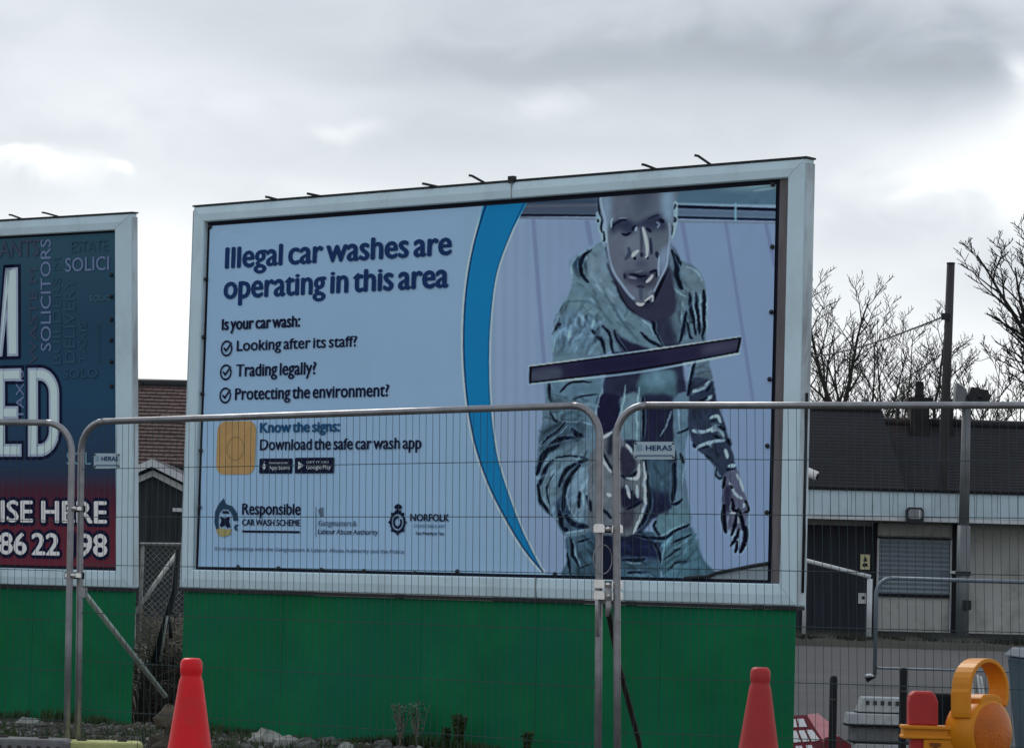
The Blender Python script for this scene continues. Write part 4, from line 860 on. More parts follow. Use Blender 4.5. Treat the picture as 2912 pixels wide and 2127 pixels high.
f3 = fence_panel('right hand wire mesh fence panel running out past the dark warehouse', P(1752, 1153, DR-.06), P(1752, 1153, DR-.06)+Vector((3.46, -.9, .045)), P(1756, 2228, DR-.06), P(1756, 2228, DR-.06)+Vector((3.46, -.9, .0)), ((1803, 1256), (1919, 1306), DR-.16))
# couplers clamping neighbouring panels
def coupler(u, v, Y, w, label, tail=False, k=1.):
    c = P(u, v, Y); e = thing('fence_coupler', c, label, 'fence clamp', 'clamps joining the fence panels')
    mb = MB()
    for s in (-1, 1):
        mb.prism([(s*w/2-.030*k, -.020*k), (s*w/2+.030*k, -.020*k), (s*w/2+.030*k, .016*k), (s*w/2+.02*k, .026*k), (s*w/2-.02*k, .026*k), (s*w/2-.030*k, .016*k)], -.032, -.024); mb.build('front_plate', m_clip, e); mb = MB()
    MB().box((-w/2-.02, -.024, -.012), (w/2+.02, .026, .012)).build('clamp_bar', m_galvd, e); MB().box((-w/2-.03, .026, -.020), (w/2+.03, .034, .02)).build('back_plate', m_black, e)
    mb = MB(); mb.lathe([(.016, 0), (.016, .018), (.008, .02), (.008, .045)], (0, -.03, 0), Vector((0, -1, 0)), 6); mb.build('bolt', m_clip, e)
    if tail: MB().tube([(0, -.03, -.01), (.004, -.04, -.06), (-.004, -.03, -.11)], [.016, .02, .012], 8).build('hanging_nut', m_galv, e)
    return e
coupler(1729, 1504, DR-.03, .10, 'upper bright clamp joining the two posts in front of the poster man')
coupler(1729, 1662, DR-.03, .10, 'lower clamp with second bolt, level with the white bottom rail of the large billboard', True)
coupler(1729, 1694, DR-.03, .10, 'clamp hanging just below the others at the middle joint, above the green hoarding', True)
coupler(213, 1446, DL-.04, .06, 'upper clamp on the left post joint, over the red part of the advert', k=.45)
coupler(210, 1636, DL-.04, .06, 'lower clamp on the left post joint, level with the white bottom rail', k=.6)
# chain loop at the middle joint
mb = MB(); mb.tube([P(1700+30*math.sin(k/14*6.283)*.9+14, 1548+42-42*math.cos(k/14*6.283), DR-.05) for k in range(15)], .0035, 5); tag(mb.build('wire_loop', m_galvd), 'thin wire loop hanging under the upper clamp of the middle joint', 'wire loop')
# braces
def brace(pts, label, m, foot):
    pts = [Vector(p) for p in pts]; e = thing('fence_brace', pts[-1], label, 'fence brace', 'braces behind the fence')
    MB().tube(pts, .017, 8).build('stay_tube', m, e, True)
    a = pts[0]; MB().box((a.x-.03, a.y-.02, a.z-.03), (a.x+.02, a.y+.03, a.z+.03)).build('hinge_plate', m_galvd, e, True)
    b = pts[-1]; mq = MB(); rr = random.Random(9); [rock_mb(mq, (b.x+.02+dx_*.7, b.y+.12+dy_, z_-.03), .095, 1.0, rr, 8) for dx_, dy_, z_ in ((0, 0, b.z-.13), (.08, .08, b.z-.25), (-.06, .05, b.z-.32), (.05, 0, b.z-.42))]; mq.build('rubble_ballast', MATS['stone_brown'], e, True, kind='stuff')
    return e
m_dark_block = mat('recycled_block', (.055, .052, .05), .9, var=.3, vs_=8, bump=.5, bs=30)
brace([P(238, 1684, DL), P(470, 1978, 21.4)], 'thin pale brace slanting down from the left post joint', mat('brace_steel', (.42, .50, .47), .5, metal=.3, var=.15, vs_=10), -.14)
brace([P(1722, 1700, DR+.02), P(1762, 1900, DR+.8), P(1815, 2100, DR+2.0), P(1840, 2240, DR+2.8)], 'dark brace slanting down behind the middle post joint', m_black, -.1)
MB_ = MB(); MB_.tube([P(1697, 1660, DR-.05), P(1699, 1810, DR-.05)], .011, 8); tag(MB_.build('loose_tube', m_galv), 'short bright tube hanging beside the left post of the middle joint', 'tube')
# fence feet
m_ybl = mat('yellow_block', (.46, .48, .20), .8, var=.15, vs_=9, bump=.3, bs=40, dirt=(.2, .2, .12), dirt_amt=.5, dscale=4); m_gbl = mat('grey_block', (.16, .165, .17), .9, var=.2, vs_=9, bump=.5, bs=40, dirt=(.09, .085, .08), dirt_amt=.6, dscale=6)
def foot(c, w, d, h, rz, label, m):
    e = thing('ballast_foot', c, label, 'ballast foot', 'feet under the temporary fence', rz)
    MB().bevbox((-w/2, -d/2, 0), (w/2, d/2, h), .02).build('block', m, e, bevel=.012)
    mb = MB()
    for i in range(9): x = -w/2+.05+i*(w-.1)/8; mb.box((x-.011, -d/2-.004, h*.62), (x+.011, -d/2+.01, h*.80))
    mb.build('grip_notches', m_dark_block, e)
    for x in (-.12, .12): mb = MB(); mb.lathe([(.03, 0), (.03, .012), (.02, .012), (.02, .002)], (x, 0, h), n=12); mb.build('socket', m_dark_block, e)
    return e
c = G(310, 2100, .19); foot((c.x-.02, 18.62, 0), .50, .26, .185, R(8), 'yellow green fence foot at the bottom of the left post joint', m_ybl)
c = G(90, 2100, .2); foot((P(70, 2100, 18.5).x, 18.45, 0), .56, .24, .20, R(-2), 'grey concrete fence foot at the bottom left corner', m_gbl)
foot((P(1728, 2127, DR).x, DR-.05, 0), .70, .24, .09, R(4), 'grey fence foot under the middle post joint', m_gbl)
# ------------------------------------------------------------------ traffic cones
m_red = mat('cone_red', (.74, .012, .02), .42, var=.08, vs_=6, dirt=(.40, .05, .05), dirt_amt=.5, dscale=5, bump=.06, bs=30); m_red2 = mat('faded_red', (.42, .034, .034), .5, var=.1, vs_=6, dirt=(.2, .03, .03), dirt_amt=.5, dscale=6, bump=.06, bs=30)
m_white = mat('reflective_white', (.85, .86, .88), .4, var=.05)
def cone(u, v, Y, capw, label, m, lean=0):
    top = P(u, v, Y); h = top.z; e = thing('traffic_cone', (top.x, Y, 0), label, 'traffic cone', 'red traffic cones'); k = capw/.087
    prof = [(.0, h), (.028*k, h-.001), (.037*k, h-.006), (.0430*k, h-.018), (.0435*k, h-.04), (.043*k, h-.052), (.0405*k, h-.062), (.0405*k, h-.070), (.046*k, h-.084), (.0485*k, h-.098)]
    y = h-.098; r = .0485*k
    while y > .05: y -= .05; r += .0078*k; prof.append((r, max(y, .04)))
    mb = MB(); mb.lathe(list(reversed(prof)), (0, 0, 0), n=36); bd = mb.build('cone_body', m, e); bd.rotation_euler = (0, lean, 0)
    zb = h-.57; rb = .047*k+.156*(h-.098-zb)*k; zt_ = zb+.14; rt_ = rb-.14*.156*k
    mb = MB(); mb.lathe([(rb+.003, zb), (rt_+.003, zt_)], (0, 0, 0), n=36); sv = mb.build('reflective_sleeve', m_white, e)
    MB().bevbox((-.21, -.21, 0), (.21, .21, .045), .01, Matrix(((1, 0, 0, 0), (0, 1, 0, 0), (0, 0, 1, 0), (0, 0, 0, 1)))).build('base', m, e)
    return e
cone(554, 1870, 11.5, .083, 'bright red cone in front of the gap between the billboards', m_red, R(-.8))
cone(2161, 1896, 12.85, .084, 'duller red cone in front of the right end of the green hoarding', m_red2, R(.2))
# ------------------------------------------------------------------ warning lamp clipped on a red post
m_or = mat('lamp_orange', (.64, .235, .012), .42, var=.07, vs_=9, dirt=(.40, .19, .03), dirt_amt=.5, dscale=7, bump=.05, bs=50)
m_lens = mat('lamp_lens', (.52, .125, .008), .3, var=.22, vs_=9, bump=.3, bs=120)
YL = 9.2; lc0 = P(2786, 2082, YL); th = R(43)
ax_ = Vector((math.sin(th), -math.cos(th), .03)).normalized(); pr = Vector((math.cos(th), math.sin(th), 0)); zz = Vector((0, 0, 1)); zz = pr.cross(ax_)*-1 if pr.cross(ax_).z < 0 else pr.cross(ax_)
LM = Matrix((pr, -ax_, zz)).transposed().to_4x4(); LM.translation = lc0   # local x across, -y out of the lens, z up
el3 = thing('warning_lamp', (lc0.x, lc0.y, lc0.z-.12), 'orange roadworks lamp with loop handle, clipped to the red post at lower right', 'warning lamp')
def lb_(mb, name, m, **k): mb.v = [tuple(LM @ Vector(v)) for v in mb.v]; return mb.build(name, m, el3, True, **k)
mb = MB(); mb.lathe([(.088, -.055), (.098, -.05), (.1, .035), (.097, .045), (.09, .048)], (0, 0, 0), Vector((0, -1, 0)), 40); lb_(mb, 'lamp_ring', m_or)
mb = MB(); mb.lathe([(.088, .040), (.088, .049), (.080, .053), (.055, .060), (.028, .064), (.004, .065)], (0, 0, 0), Vector((0, -1, 0)), 40); lb_(mb, 'lens', m_lens)
mb = MB(); mb.lathe([(.085, .05), (.085, .065), (.05, .07)], (0, 0, 0), Vector((0, 1, 0)), 32); lb_(mb, 'rear_lens', m_lens)
# shoulders and battery box
mb = MB(); mb.prism([(-.085, -.26), (.085, -.26), (.088, -.06), (-.088, -.06)], -.05, .05); lb_(mb, 'battery_box', m_or, bevel=.006)
mb = MB(); mb.prism([(-.05, .080), (.052, .084), (.046, .106), (.02, .114), (-.030, .113), (-.046, .102)], -.046, .040); lb_(mb, 'top_cap', m_or, bevel=.006)
# handle: a broad flat band bent into a loop
pathc = [(-.090, .045), (-.092, .06), (-.092, .085), (-.092, .12)]+[(.0+.088*math.cos(a), .128+.085*math.sin(a)) for a in [math.pi-math.pi*k/16 for k in range(0, 17)]]+[(.087, .10), (.078, .078)]
vs = []; n = len(pathc)
for i, (x, z) in enumerate(pathc):
    a = Vector(pathc[max(i-1, 0)]); b = Vector(pathc[min(i+1, n-1)]); t = (b-a).normalized(); nn = Vector((-t.y, t.x)); w = .034
    for s, y in ((-.0065, -w), (.0065, -w), (.0065, w), (-.0065, w)): vs.append((x+nn.x*s, y-.004, z+nn.y*s))
fs = []
for i in range(n-1):
    for k in range(4): fs.append((i*4+k, i*4+(k+1) % 4, i*4+4+(k+1) % 4, i*4+4+k))
fs += [(3, 2, 1, 0), (n*4-4, n*4-3, n*4-2, n*4-1)]
mb = MB(); mb.add(vs, fs); lb_(mb, 'handle', m_or, bevel=.0025)
# bracket reaching left over the post
bz0 = P(2600, 2094, YL).z; bz1 = P(2600, 2060, YL).z; bx0 = P(2561, 2080, YL).x; bx1 = P(2700, 2080, YL).x
MB().box((bx0, YL-.045, bz1-.011), (bx1+.01, YL+.035, bz1)).build('bracket_top_lip', m_or, el3, True, bevel=.003)
MB().box((bx0+.004, YL-.036, bz0+.006), (bx1+.01, YL+.03, bz1-.011)).build('bracket_web', m_or, el3, True)
MB().box((bx0, YL-.045, bz0-.004), (bx1+.01, YL+.035, bz0+.006)).build('bracket_bottom_lip', m_or, el3, True, bevel=.003)
bx2 = P(2622, 2110, YL).x; MB().box((bx2, YL-.04, bz0-.13), (bx1+.02, YL+.03, bz0-.004)).build('clamp_box', m_or, el3, True, bevel=.004)
a = P(2660, 2116, YL-.045); MB().box((a.x-.016, a.y-.0, a.z-.005), (a.x+.016, a.y+.01, a.z+.005)).build('latch', mat('lamp_brown', (.2, .06, .01), .5), el3, True)
MB().box((a.x-.006, a.y-.002, a.z-.02), (a.x+.006, a.y+.008, a.z-.006)).build('latch', MATS['lamp_brown'], el3, True)
# red post
pc = P(2622, 2020, YL+.0); tz = P(2622, 1964, YL).z; wp = .042
e = thing('barrier_post', (pc.x, YL, 0), 'dark red plastic barrier post holding the orange lamp', 'barrier post')
mb = MB(); mb.prism([(-wp, bz1-.002), (wp+.003, bz1-.002), (wp+.002, tz-.03), (wp-.006, tz-.010), (wp-.018, tz), (-wp+.014, tz), (-wp+.002, tz-.012), (-wp-.001, tz-.03)], -.03, .03); mb.build('peg', m_red2, e, bevel=.008)
MB().box((-wp+.008, -.028, .05), (wp-.022, .028, bz1-.003)).build('post', m_red2, e, bevel=.006)
MB().box((-.25, -.12, 0), (.25, .12, .06)).build('base', m_dark_block, e, bevel=.01)
# ------------------------------------------------------------------ things on the ground behind the fence, right
m_rub = mat('black_rubber', (.010, .010, .012), .7, var=.2, vs_=8); m_lgrey = mat('pale_plastic', (.42, .45, .46), .6, var=.18, vs_=7, dirt=(.2, .2, .19), dirt_amt=.7, dscale=8)
for (u, v, w, lab) in ((2371, 1921, .050, 'shorter black bollard beside the red and white barrier board'), (2570, 1898, .050, 'taller black bollard between the grey stack and the red post')):
    Y = 20.0; t_ = P(u, v, Y); e = thing('bollard', (t_.x, Y, zg(0, Y)), lab, 'bollard', 'black bollards in the yard')
    mb = MB(); mb.lathe([(w/2*1.0, 0), (w/2*1.05, .1), (w/2, t_.z-.02), (w/2*.8, t_.z)], (0, 0, 0), n=14); mb.build('post', m_rub, e)
    mb = MB(); mb.lathe([(w*1.3, 0), (w*1.3, .025), (w*.7, .05)], (0, 0, 0), n=14); mb.build('base', m_rub, e)
    mb = MB(); mb.lathe([(w/2*1.09, t_.z-.16), (w/2*1.09, t_.z-.145)], (0, 0, 0), n=14); mb.build('band', m_dark_block, e)
# stack of grey fence feet
Y = 21.2
def blk(u0, u1, v0, v1, m, label, Yo=0, ribs=True, tap=0):
    a = P(u0, v1, Y+Yo); b = P(u1, v0, Y+Yo); w = b.x-a.x; h = b.z-a.z
    e = thing('block', ((a.x+b.x)/2, Y+Yo, a.z), label, 'block', 'stacked grey fence feet'); 
    MB().prism([(-w/2, .0), (w/2, .0), (w/2, h), (-w/2+tap, h)], -.12, .12).build('body', m, e, bevel=.008)
    mb = MB()
    for i in range(7): x = -w/2+tap+.03+i*(w-.06-tap)/6; mb.box((x-.012, -.126, h*.50), (x+.012, -.12, h*.78))
    if ribs: mb.build('recesses', m_dark_block, e)
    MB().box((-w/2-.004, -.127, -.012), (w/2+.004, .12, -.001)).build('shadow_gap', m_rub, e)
    return e
lowz = P(2500, 2115, Y).z
blk(2436, 2600, 1984, 2022, m_lgrey, 'topmost pale grey block of the stack behind the bollard', 0, True, .03)
blk(2404, 2600, 2030, 2056, m_lgrey, 'second pale block down in the stack behind the bollard', -.04, False, .01)
blk(2416, 2610, 2068, 2103, m_gbl, 'third block down, dark grey, in the stack behind the bollard', 0, False)
b4 = blk(2425, 2610, 2116, 2200, m_lgrey, 'lowest block of the grey stack, at the bottom edge of the photo', -.03, True)
# dark pile behind the red post with pale slats leaning on it
c0 = P(2580, 1966, 22.2); c1 = P(2712, 1966, 22.2)
tag(MB().box((c0.x, 22.1, zg(0, 22.2)), (c1.x, 22.5, c0.z)).build('rubber_crate', m_rub, bevel=.02), 'black crate behind the red post', 'crate')
c0 = P(2716, 1975, 22.0); c1 = P(2835, 1975, 22.0)
tag(MB().box((c0.x, 21.9, zg(0, 22.2)), (c1.x, 22.3, c0.z)).build('rubber_crate', m_rub, bevel=.02), 'black crate seen through the loop handle of the lamp', 'crate')
for i, (u, v) in enumerate(((2757, 1925), (2779, 1918), (2789, 1923))):
    t_ = P(u, v, 21.8); b_ = P(u+14, v+90, 21.7); mb = MB(); mb.tube([b_, t_], .010 if i else .018, 6); tag(mb.build('slat', m_lgrey if i else m_galv), ('widest pale slat seen through the lamp handle, at left', 'middle pale slat seen through the lamp handle', 'rightmost thin pale slat seen through the lamp handle')[i], 'slat', 'slats leaning on the black crate')
a = P(2715, 1985, 21.7); mb = MB(); mb.lathe([(.018, 0), (.03, .03), (.022, .06)], a, n=8); tag(mb.build('stub', m_lgrey), 'small pale stub between the red post and the lamp', 'stub')
# blue grey skip edge at the far right
m_blue = mat('blue_grey_plastic', (.045, .075, .105), .5, var=.25, vs_=3)
e = thing('bin', (P(2912, 2000, 17).x+.25, 17, 0), 'dark blue grey bin at the right edge behind the lamp', 'bin')
x0 = P(2895, 2000, 17).x-e.location.x; zt_ = P(2890, 1868, 17).z
MB().prism([(x0+.09, 0), (.6, 0), (.62, zt_), (x0+.0, zt_)], -.3, .4).build('tub', m_blue, e, bevel=.02); MB().prism([(x0-.02, zt_), (.64, zt_), (.6, zt_+.05), (x0+.03, zt_+.05)], -.32, .42).build('lid', m_blue, e, bevel=.01)
for i in range(3): MB().box((x0+.12+i*.13, -.315, .2), (x0+.16+i*.13, -.30, zt_-.05)).build('rib', m_blue, e)
# red and white barrier boards
m_rpink = mat('faded_barrier_red', (.64, .27, .30), .6, var=.2, vs_=5, dirt=(.3, .25, .25), dirt_amt=.6, dscale=5); m_dred = mat('barrier_red', (.17, .012, .022), .5, var=.15, vs_=6)
def on_lean(u, v, Y0, k=1.1):
    z = 0
    for _ in range(20): p = P(u, v, Y0+k*(z+.13)); z = p.z
    return p
def lean_poly(pts, Y0, back=.05, k=1.1):
    a = [on_lean(u, v, Y0, k) for u, v in pts]; n = len(a); bk = [p+Vector((0, back, -back*.5)) for p in a]
    mb = MB(); mb.add(a+bk, [tuple(range(n)), tuple(range(2*n-1, n-1, -1))]+[(i, i+n, (i+1) % n+n, (i+1) % n) for i in range(n)]); return mb
Y = 24.4; b0 = on_lean(2290, 2150, Y); e = thing('barrier_board', (b0.x, Y, -.13), 'red and white striped barrier board tipped back beside the green hoarding', 'barrier board')
lean_poly([(2190, 2037), (2293, 2032), (2338, 2100), (2350, 2170), (2190, 2170)], Y).build('board', m_dred, e, True)
for q_ in ([(2248, 2044), (2262, 2043), (2267, 2066), (2252, 2067)], [(2267, 2043), (2285, 2042), (2295, 2065), (2273, 2066)], [(2226, 2044), (2242, 2043), (2246, 2066), (2230, 2067)], [(2226, 2080), (2240, 2079), (2252, 2110), (2236, 2112)], [(2246, 2078), (2264, 2076), (2278, 2108), (2258, 2110)], [(2270, 2076), (2287, 2075), (2302, 2106), (2284, 2108)], [(2293, 2074), (2310, 2074), (2332, 2103), (2309, 2107)], [(2262, 2120), (2280, 2119), (2292, 2158), (2272, 2158)], [(2292, 2118), (2308, 2117), (2324, 2158), (2302, 2158)]):
    lean_poly(q_, Y-.008, .006).build('white_patch', m_white, e, True)
b1 = on_lean(2330, 2060, Y+.1); e = thing('barrier_plank', b1, 'faded pink barrier plank sloping down to the right behind the shorter bollard', 'barrier plank')
lean_poly([(2297, 2030), (2326, 2027), (2357, 2052), (2372, 2080), (2400, 2108), (2345, 2112), (2300, 2040)], Y+.06, .08, 1.4).build('plank', m_rpink, e, True)
lean_poly([(2346, 2096), (2384, 2092), (2424, 2118), (2445, 2170), (2352, 2170)], Y+.02, .05, .4).build('red_face', m_dred, e, True)
# ------------------------------------------------------------------ stones, weeds, gravel along the hoardings
rk = random.Random(5)
for (u, v, r, mi, lab) in ((760, 2112, .13, 0, 'largest pale stone against the foot of the green hoarding, right of the bright cone'), (812, 2120, .10, 0, 'pale angular stone just right of the largest pale one'), (832, 2104, .055, 0, 'small flat whitish stone behind the angular one'),
                           (700, 2124, .06, 1, 'small grey stone nearest the bright red cone'), (866, 2124, .09, 1, 'low grey stone right of the angular pale one'), (935, 2112, .08, 1, 'darker grey stone midway along the hoarding foot'), (985, 2122, .06, 0, 'little pale stone right of the dark grey one'),
                           (70, 2052, .075, 0, 'pale stone at the foot of the far left hoarding'), (92, 2050, .06, 0, 'smaller pale stone beside the pale one at far left'), (118, 2054, .045, 1, 'mossy grey stone right of the pale pair at far left'), (1090, 2112, .06, 1, 'grey stone half under the hoarding near its seam')):
    p = G(u, v+8, -.13); 
    mb = MB(); rock_mb(mb, (0, 0, 0), r, .75, rk); o = mb.build('stone', m_stone[mi]); o.location = (p.x, p.y, zg(0, p.y)+r*.35); tag(o, lab, 'stone', 'stones by the hoardings')
mb = [MB(), MB(), MB()]
for i in range(5200):
    y = rk.uniform(22.3, 27.5); x = rk.uniform(-4.6, 1.8)
    if rk.random() < .25: y = rk.uniform(24, 34); x = -2.95+rk.uniform(-.8, .55)*(y/27)
    dpt = (Vector((x, y, 0))-BM.O).dot(BM.Y); dp2 = (Vector((x, y, 0))-BL.O).dot(BL.Y)
    if (dpt > -.02 and x > -2.85) or (dp2 > -.02 and x < -3.4): continue
    r = rk.choice((.007, .010, .014, .018, .026)); m = rk.choices((0, 1, 2), (1, 4, 4))[0]; rock_mb(mb[m], (x, y, zg(x, y)+r*.3), r, .7, rk, 5)
for i in range(3): mb[i].build(('pale_gravel', 'grey_gravel', 'brown_gravel')[i], m_stone[i], kind='stuff')
m_grass = mat('grass_blade', (.045, .075, .028), .8, var=.4, vs_=3); m_dead = mat('dead_stem', (.24, .215, .175), .9, var=.3, vs_=5); m_leaf = mat('weed_leaf', (.10, .17, .11), .7, var=.3, vs_=6)
def blades(mb, c, n, h, spread, w=.006, rnd=rk, droop=.5):
    for _ in range(n):
        a = rnd.uniform(0, 6.283); s = rnd.uniform(0, spread); b = Vector((c[0]+math.cos(a)*s, c[1]+math.sin(a)*s, c[2])); hh = h*rnd.uniform(.4, 1.1); d = Vector((math.cos(a), math.sin(a), 0))*hh*rnd.uniform(.1, droop); sd_ = Vector((-math.sin(a+.7), math.cos(a+.7), 0))*w
        mb.add([b-sd_, b+sd_, b+d*.4+Vector((0, 0, hh*.6))+sd_*.7, b+d*.4+Vector((0, 0, hh*.6))-sd_*.7, b+d+Vector((0, 0, hh))], [(0, 1, 2, 3), (3, 2, 4)])
mb = MB()
for i in range(420):
    if i % 3 == 0: s = rk.uniform(2.0, WL); B = BL
    else: s = rk.uniform(0, 5.2); B = BM
    off = -abs(rk.gauss(0, .12))-.02; p = B.O+B.X*s+Vector((B.Y.x, B.Y.y, 0))*off
    k = max(.15, math.sin(s*2.3+1)*.5+.55) ; blades(mb, (p.x, p.y, zg(p.x, p.y)-.01), 12, .13*k, .06)
for i in range(160):
    y = rk.uniform(22.4, 26.5); x = rk.uniform(-4.4, -1.2); 
    if (Vector((x, y, 0))-BM.O).dot(BM.Y) > -.05 or (Vector((x, y, 0))-BL.O).dot(BL.Y) > -.05: continue
    blades(mb, (x, y, zg(x, y)-.01), 14, .10, .09)
mb.build('grass', m_grass, kind='stuff')
for (u, v, h, n, m, lab) in ((1168, 2127, .34, 16, m_leaf, 'pale thin stemmed weed standing at the hoarding seam'), (1215, 2127, .36, 12, m_leaf, 'taller thin weed just right of the seam weed'), (1335, 2127, .26, 60, m_grass, 'low dark bushy weed left of the middle fence joint'), (1300, 2127, .15, 40, m_grass, 'small dark tuft left of the bushy weed'), (1530, 2127, .12, 30, m_grass, 'tiny tuft between the bushy weed and the middle fence joint')):
    s = BM.st(u, v, 0)[0]; p = BM.O+BM.X*s-BM.Y*.14; e = thing('weed', (p.x, p.y, zg(p.x, p.y)), lab, 'weed', 'weeds at the hoarding foot')
    zgap = P(u, 2127, p.y).z-zg(p.x, p.y); mb = MB(); 
    for _ in range(n):
        a = rk.uniform(0, 6.28); l = (h+max(0, zgap))*rk.uniform(.6, 1.05); t_ = Vector((math.cos(a)*.3*l*rk.random(), math.sin(a)*.2*l, l)); mb.tube([(0, 0, 0), t_*.5+Vector((.01, 0, 0)), t_], [.005, .004, .002], 3, False)
    mb.build('stems', m_dead if m is m_leaf else m, e); mb = MB()
    for _ in range(n*9):
        a = rk.uniform(0, 6.28); l = (h+max(0, zgap))*rk.uniform(.25, 1.0); c = Vector((math.cos(a)*.22*l*rk.random(), math.sin(a)*.15*l, l)); d = Vector((rk.gauss(0, 1), rk.gauss(0, 1), rk.gauss(0, .7))).normalized()*.035; s_ = d.orthogonal().normalized()*.011
        mb.add([c, c+d*.5+s_, c+d, c+d*.5-s_], [(0, 1, 2, 3)])
    mb.build('leaves', m, e)
# ------------------------------------------------------------------ warehouse behind, right
m_fas = mat('fascia_paint', (.50, .63, .70), .5, var=.1, vs_=.8, dirt=(.3, .34, .36), dirt_amt=.5, dscale=.6); m_wall = mat('pale_render', (.44, .44, .42), .85, var=.12, vs_=.5, dirt=(.15, .17, .13), dirt_amt=.6, dscale=.9, bump=.2, bs=8)
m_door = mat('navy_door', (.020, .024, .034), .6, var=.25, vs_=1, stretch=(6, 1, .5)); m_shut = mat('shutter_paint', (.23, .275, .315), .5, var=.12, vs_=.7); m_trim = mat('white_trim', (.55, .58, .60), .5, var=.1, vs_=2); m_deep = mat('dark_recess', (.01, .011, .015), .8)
YW = 84.0
def WP(u, v, Y=YW): return P(u, v, Y)
def wx_(u, v=1650): return P(u, v, YW).x
def wz(v, u=2500): return P(u, v, YW).z
ew = thing('warehouse', (wx_(2500), YW, 0), 'low pale warehouse with grey fascia, blue grey shutter and navy door', 'warehouse')
def wbox(u0, u1, v0, v1, y0, y1, name, m, uref=None, **k):
    ur = uref or (u0+u1)/2
    return MB().box((wx_(u0), YW+y0, wz(v1, ur)), (wx_(u1), YW+y1, wz(v0, ur))).build(name, m, ew, True, **k)
gz = 1810
xl_ = wx_(1700); xr_ = wx_(3700)
zf0, zf1 = wz(1480), wz(1400)
MB().box((xl_, YW+.3, 0), (xr_, YW+18, zf1-.1)).build('wall', m_wall, ew, True)
# fascia in sheets
n = 34; 
for i in range(n):
    a = xl_+(xr_-xl_)*i/n; b = xl_+(xr_-xl_)*(i+1)/n
    MB().box((a+.006, YW-.9, zf0+.10), (b-.006, YW-.82, zf1)).build('fascia_sheet', m_fas, ew, True)
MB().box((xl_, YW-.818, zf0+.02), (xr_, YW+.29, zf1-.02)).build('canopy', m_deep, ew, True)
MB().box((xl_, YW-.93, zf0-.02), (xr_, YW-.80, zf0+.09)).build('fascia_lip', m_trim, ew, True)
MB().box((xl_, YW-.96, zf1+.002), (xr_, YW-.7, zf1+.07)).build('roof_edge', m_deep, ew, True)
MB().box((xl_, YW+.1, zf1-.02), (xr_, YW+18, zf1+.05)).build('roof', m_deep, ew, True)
# navy door
dz = wbox(2200, 2484, 1492, gz+10, .17, .292, 'door', m_door)
for k in range(9):
    u = 2215+k*32; wbox(u, u+3, 1496, gz+6, .155, .168, 'door_rib', m_door)
wbox(2484, 2493, 1486, gz, .06, .28, 'door_jamb', m_deep)
for (u0, u1, v0, v1, nm, m, lab) in ((2447, 2474, 1577, 1620, 'warning_sign', mat('sign_yellow', (.62, .58, .36), .5, var=.08), 'yellowish warning notice'), (2443, 2465, 1687, 1717, 'notice', m_trim, 'small white notice')):
    a = MB().box((wx_(u0), YW+.10, wz(v1)), (wx_(u1), YW+.13, wz(v0))).build(nm, m, ew, True, label=lab)
    mb = MB(); cx_, cz_ = (wx_(u0)+wx_(u1))/2, (wz(v0)+wz(v1))/2; w = wx_(u1)-wx_(u0); hh = wz(v0)-wz(v1); o = LOC[ew.name]
    if nm == 'warning_sign':
        mb.prism([(cx_-.2*w, cz_+.02*hh), (cx_+.2*w, cz_+.02*hh), (cx_+.13*w, cz_+.22*hh), (cx_, cz_+.36*hh), (cx_-.13*w, cz_+.22*hh)], YW+.09, YW+.098)
        mb.prism([(cx_-.3*w, cz_-.3*hh), (cx_+.3*w, cz_-.3*hh), (cx_+.22*w, cz_-.08*hh), (cx_-.22*w, cz_-.08*hh)], YW+.09, YW+.098)
    else: mb.prism([(cx_-.05*w, cz_-.1*hh), (cx_+.3*w, cz_-.1*hh), (cx_+.3*w, cz_+.2*hh), (cx_-.05*w, cz_+.2*hh)], YW+.09, YW+.098)
    mb.v = [(v[0]-o[0], v[1]-o[1], v[2]-o[2]) for v in mb.v]; mb.build('symbol', m_black, a)
# shutter bay
wbox(2495, 2708, 1490, 1524, .16, .298, 'lintel_panel', m_wall)
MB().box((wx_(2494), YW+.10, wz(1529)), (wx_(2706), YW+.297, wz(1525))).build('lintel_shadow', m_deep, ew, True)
nS = 12; zt_, zb_ = wz(1530), wz(1688)
for i in range(nS):
    a = zt_-(zt_-zb_)*i/nS; b = zt_-(zt_-zb_)*(i+1)/nS; o_ = LOC[ew.name]
    mb = MB(); x0, x1 = wx_(2501), wx_(2702); mb.add([(x0, YW+.20, a), (x1, YW+.20, a), (x1, YW+.165, (a+b)/2), (x0, YW+.165, (a+b)/2), (x1, YW+.20, b+.004), (x0, YW+.20, b+.004)], [(3, 2, 1, 0), (5, 4, 2, 3)]); mb.build('shutter_slat', m_shut, ew, True)
MB().box((wx_(2500), YW+.205, zb_), (wx_(2703), YW+.29, zt_)).build('shutter_box', m_deep, ew, True)
wbox(2494, 2500, 1528, gz, .12, .296, 'shutter_guide', m_trim); wbox(2703, 2708, 1528, gz, .12, .296, 'shutter_guide', m_trim)
wbox(2501, 2702, 1689, 1697, .10, .295, 'sill', m_deep); wbox(2501, 2702, 1698, gz, .19, .294, 'lower_panel', m_wall)
wbox(2709, 2724, 1490, gz-8, .05, .29, 'dark_column', m_deep)
a = P(2711, 1628, YW); MB().box((a.x-.1, YW-.02, a.z-.04), (a.x+.1, YW+.05, a.z+.05)).build('lock_box', m_trim, ew, True)
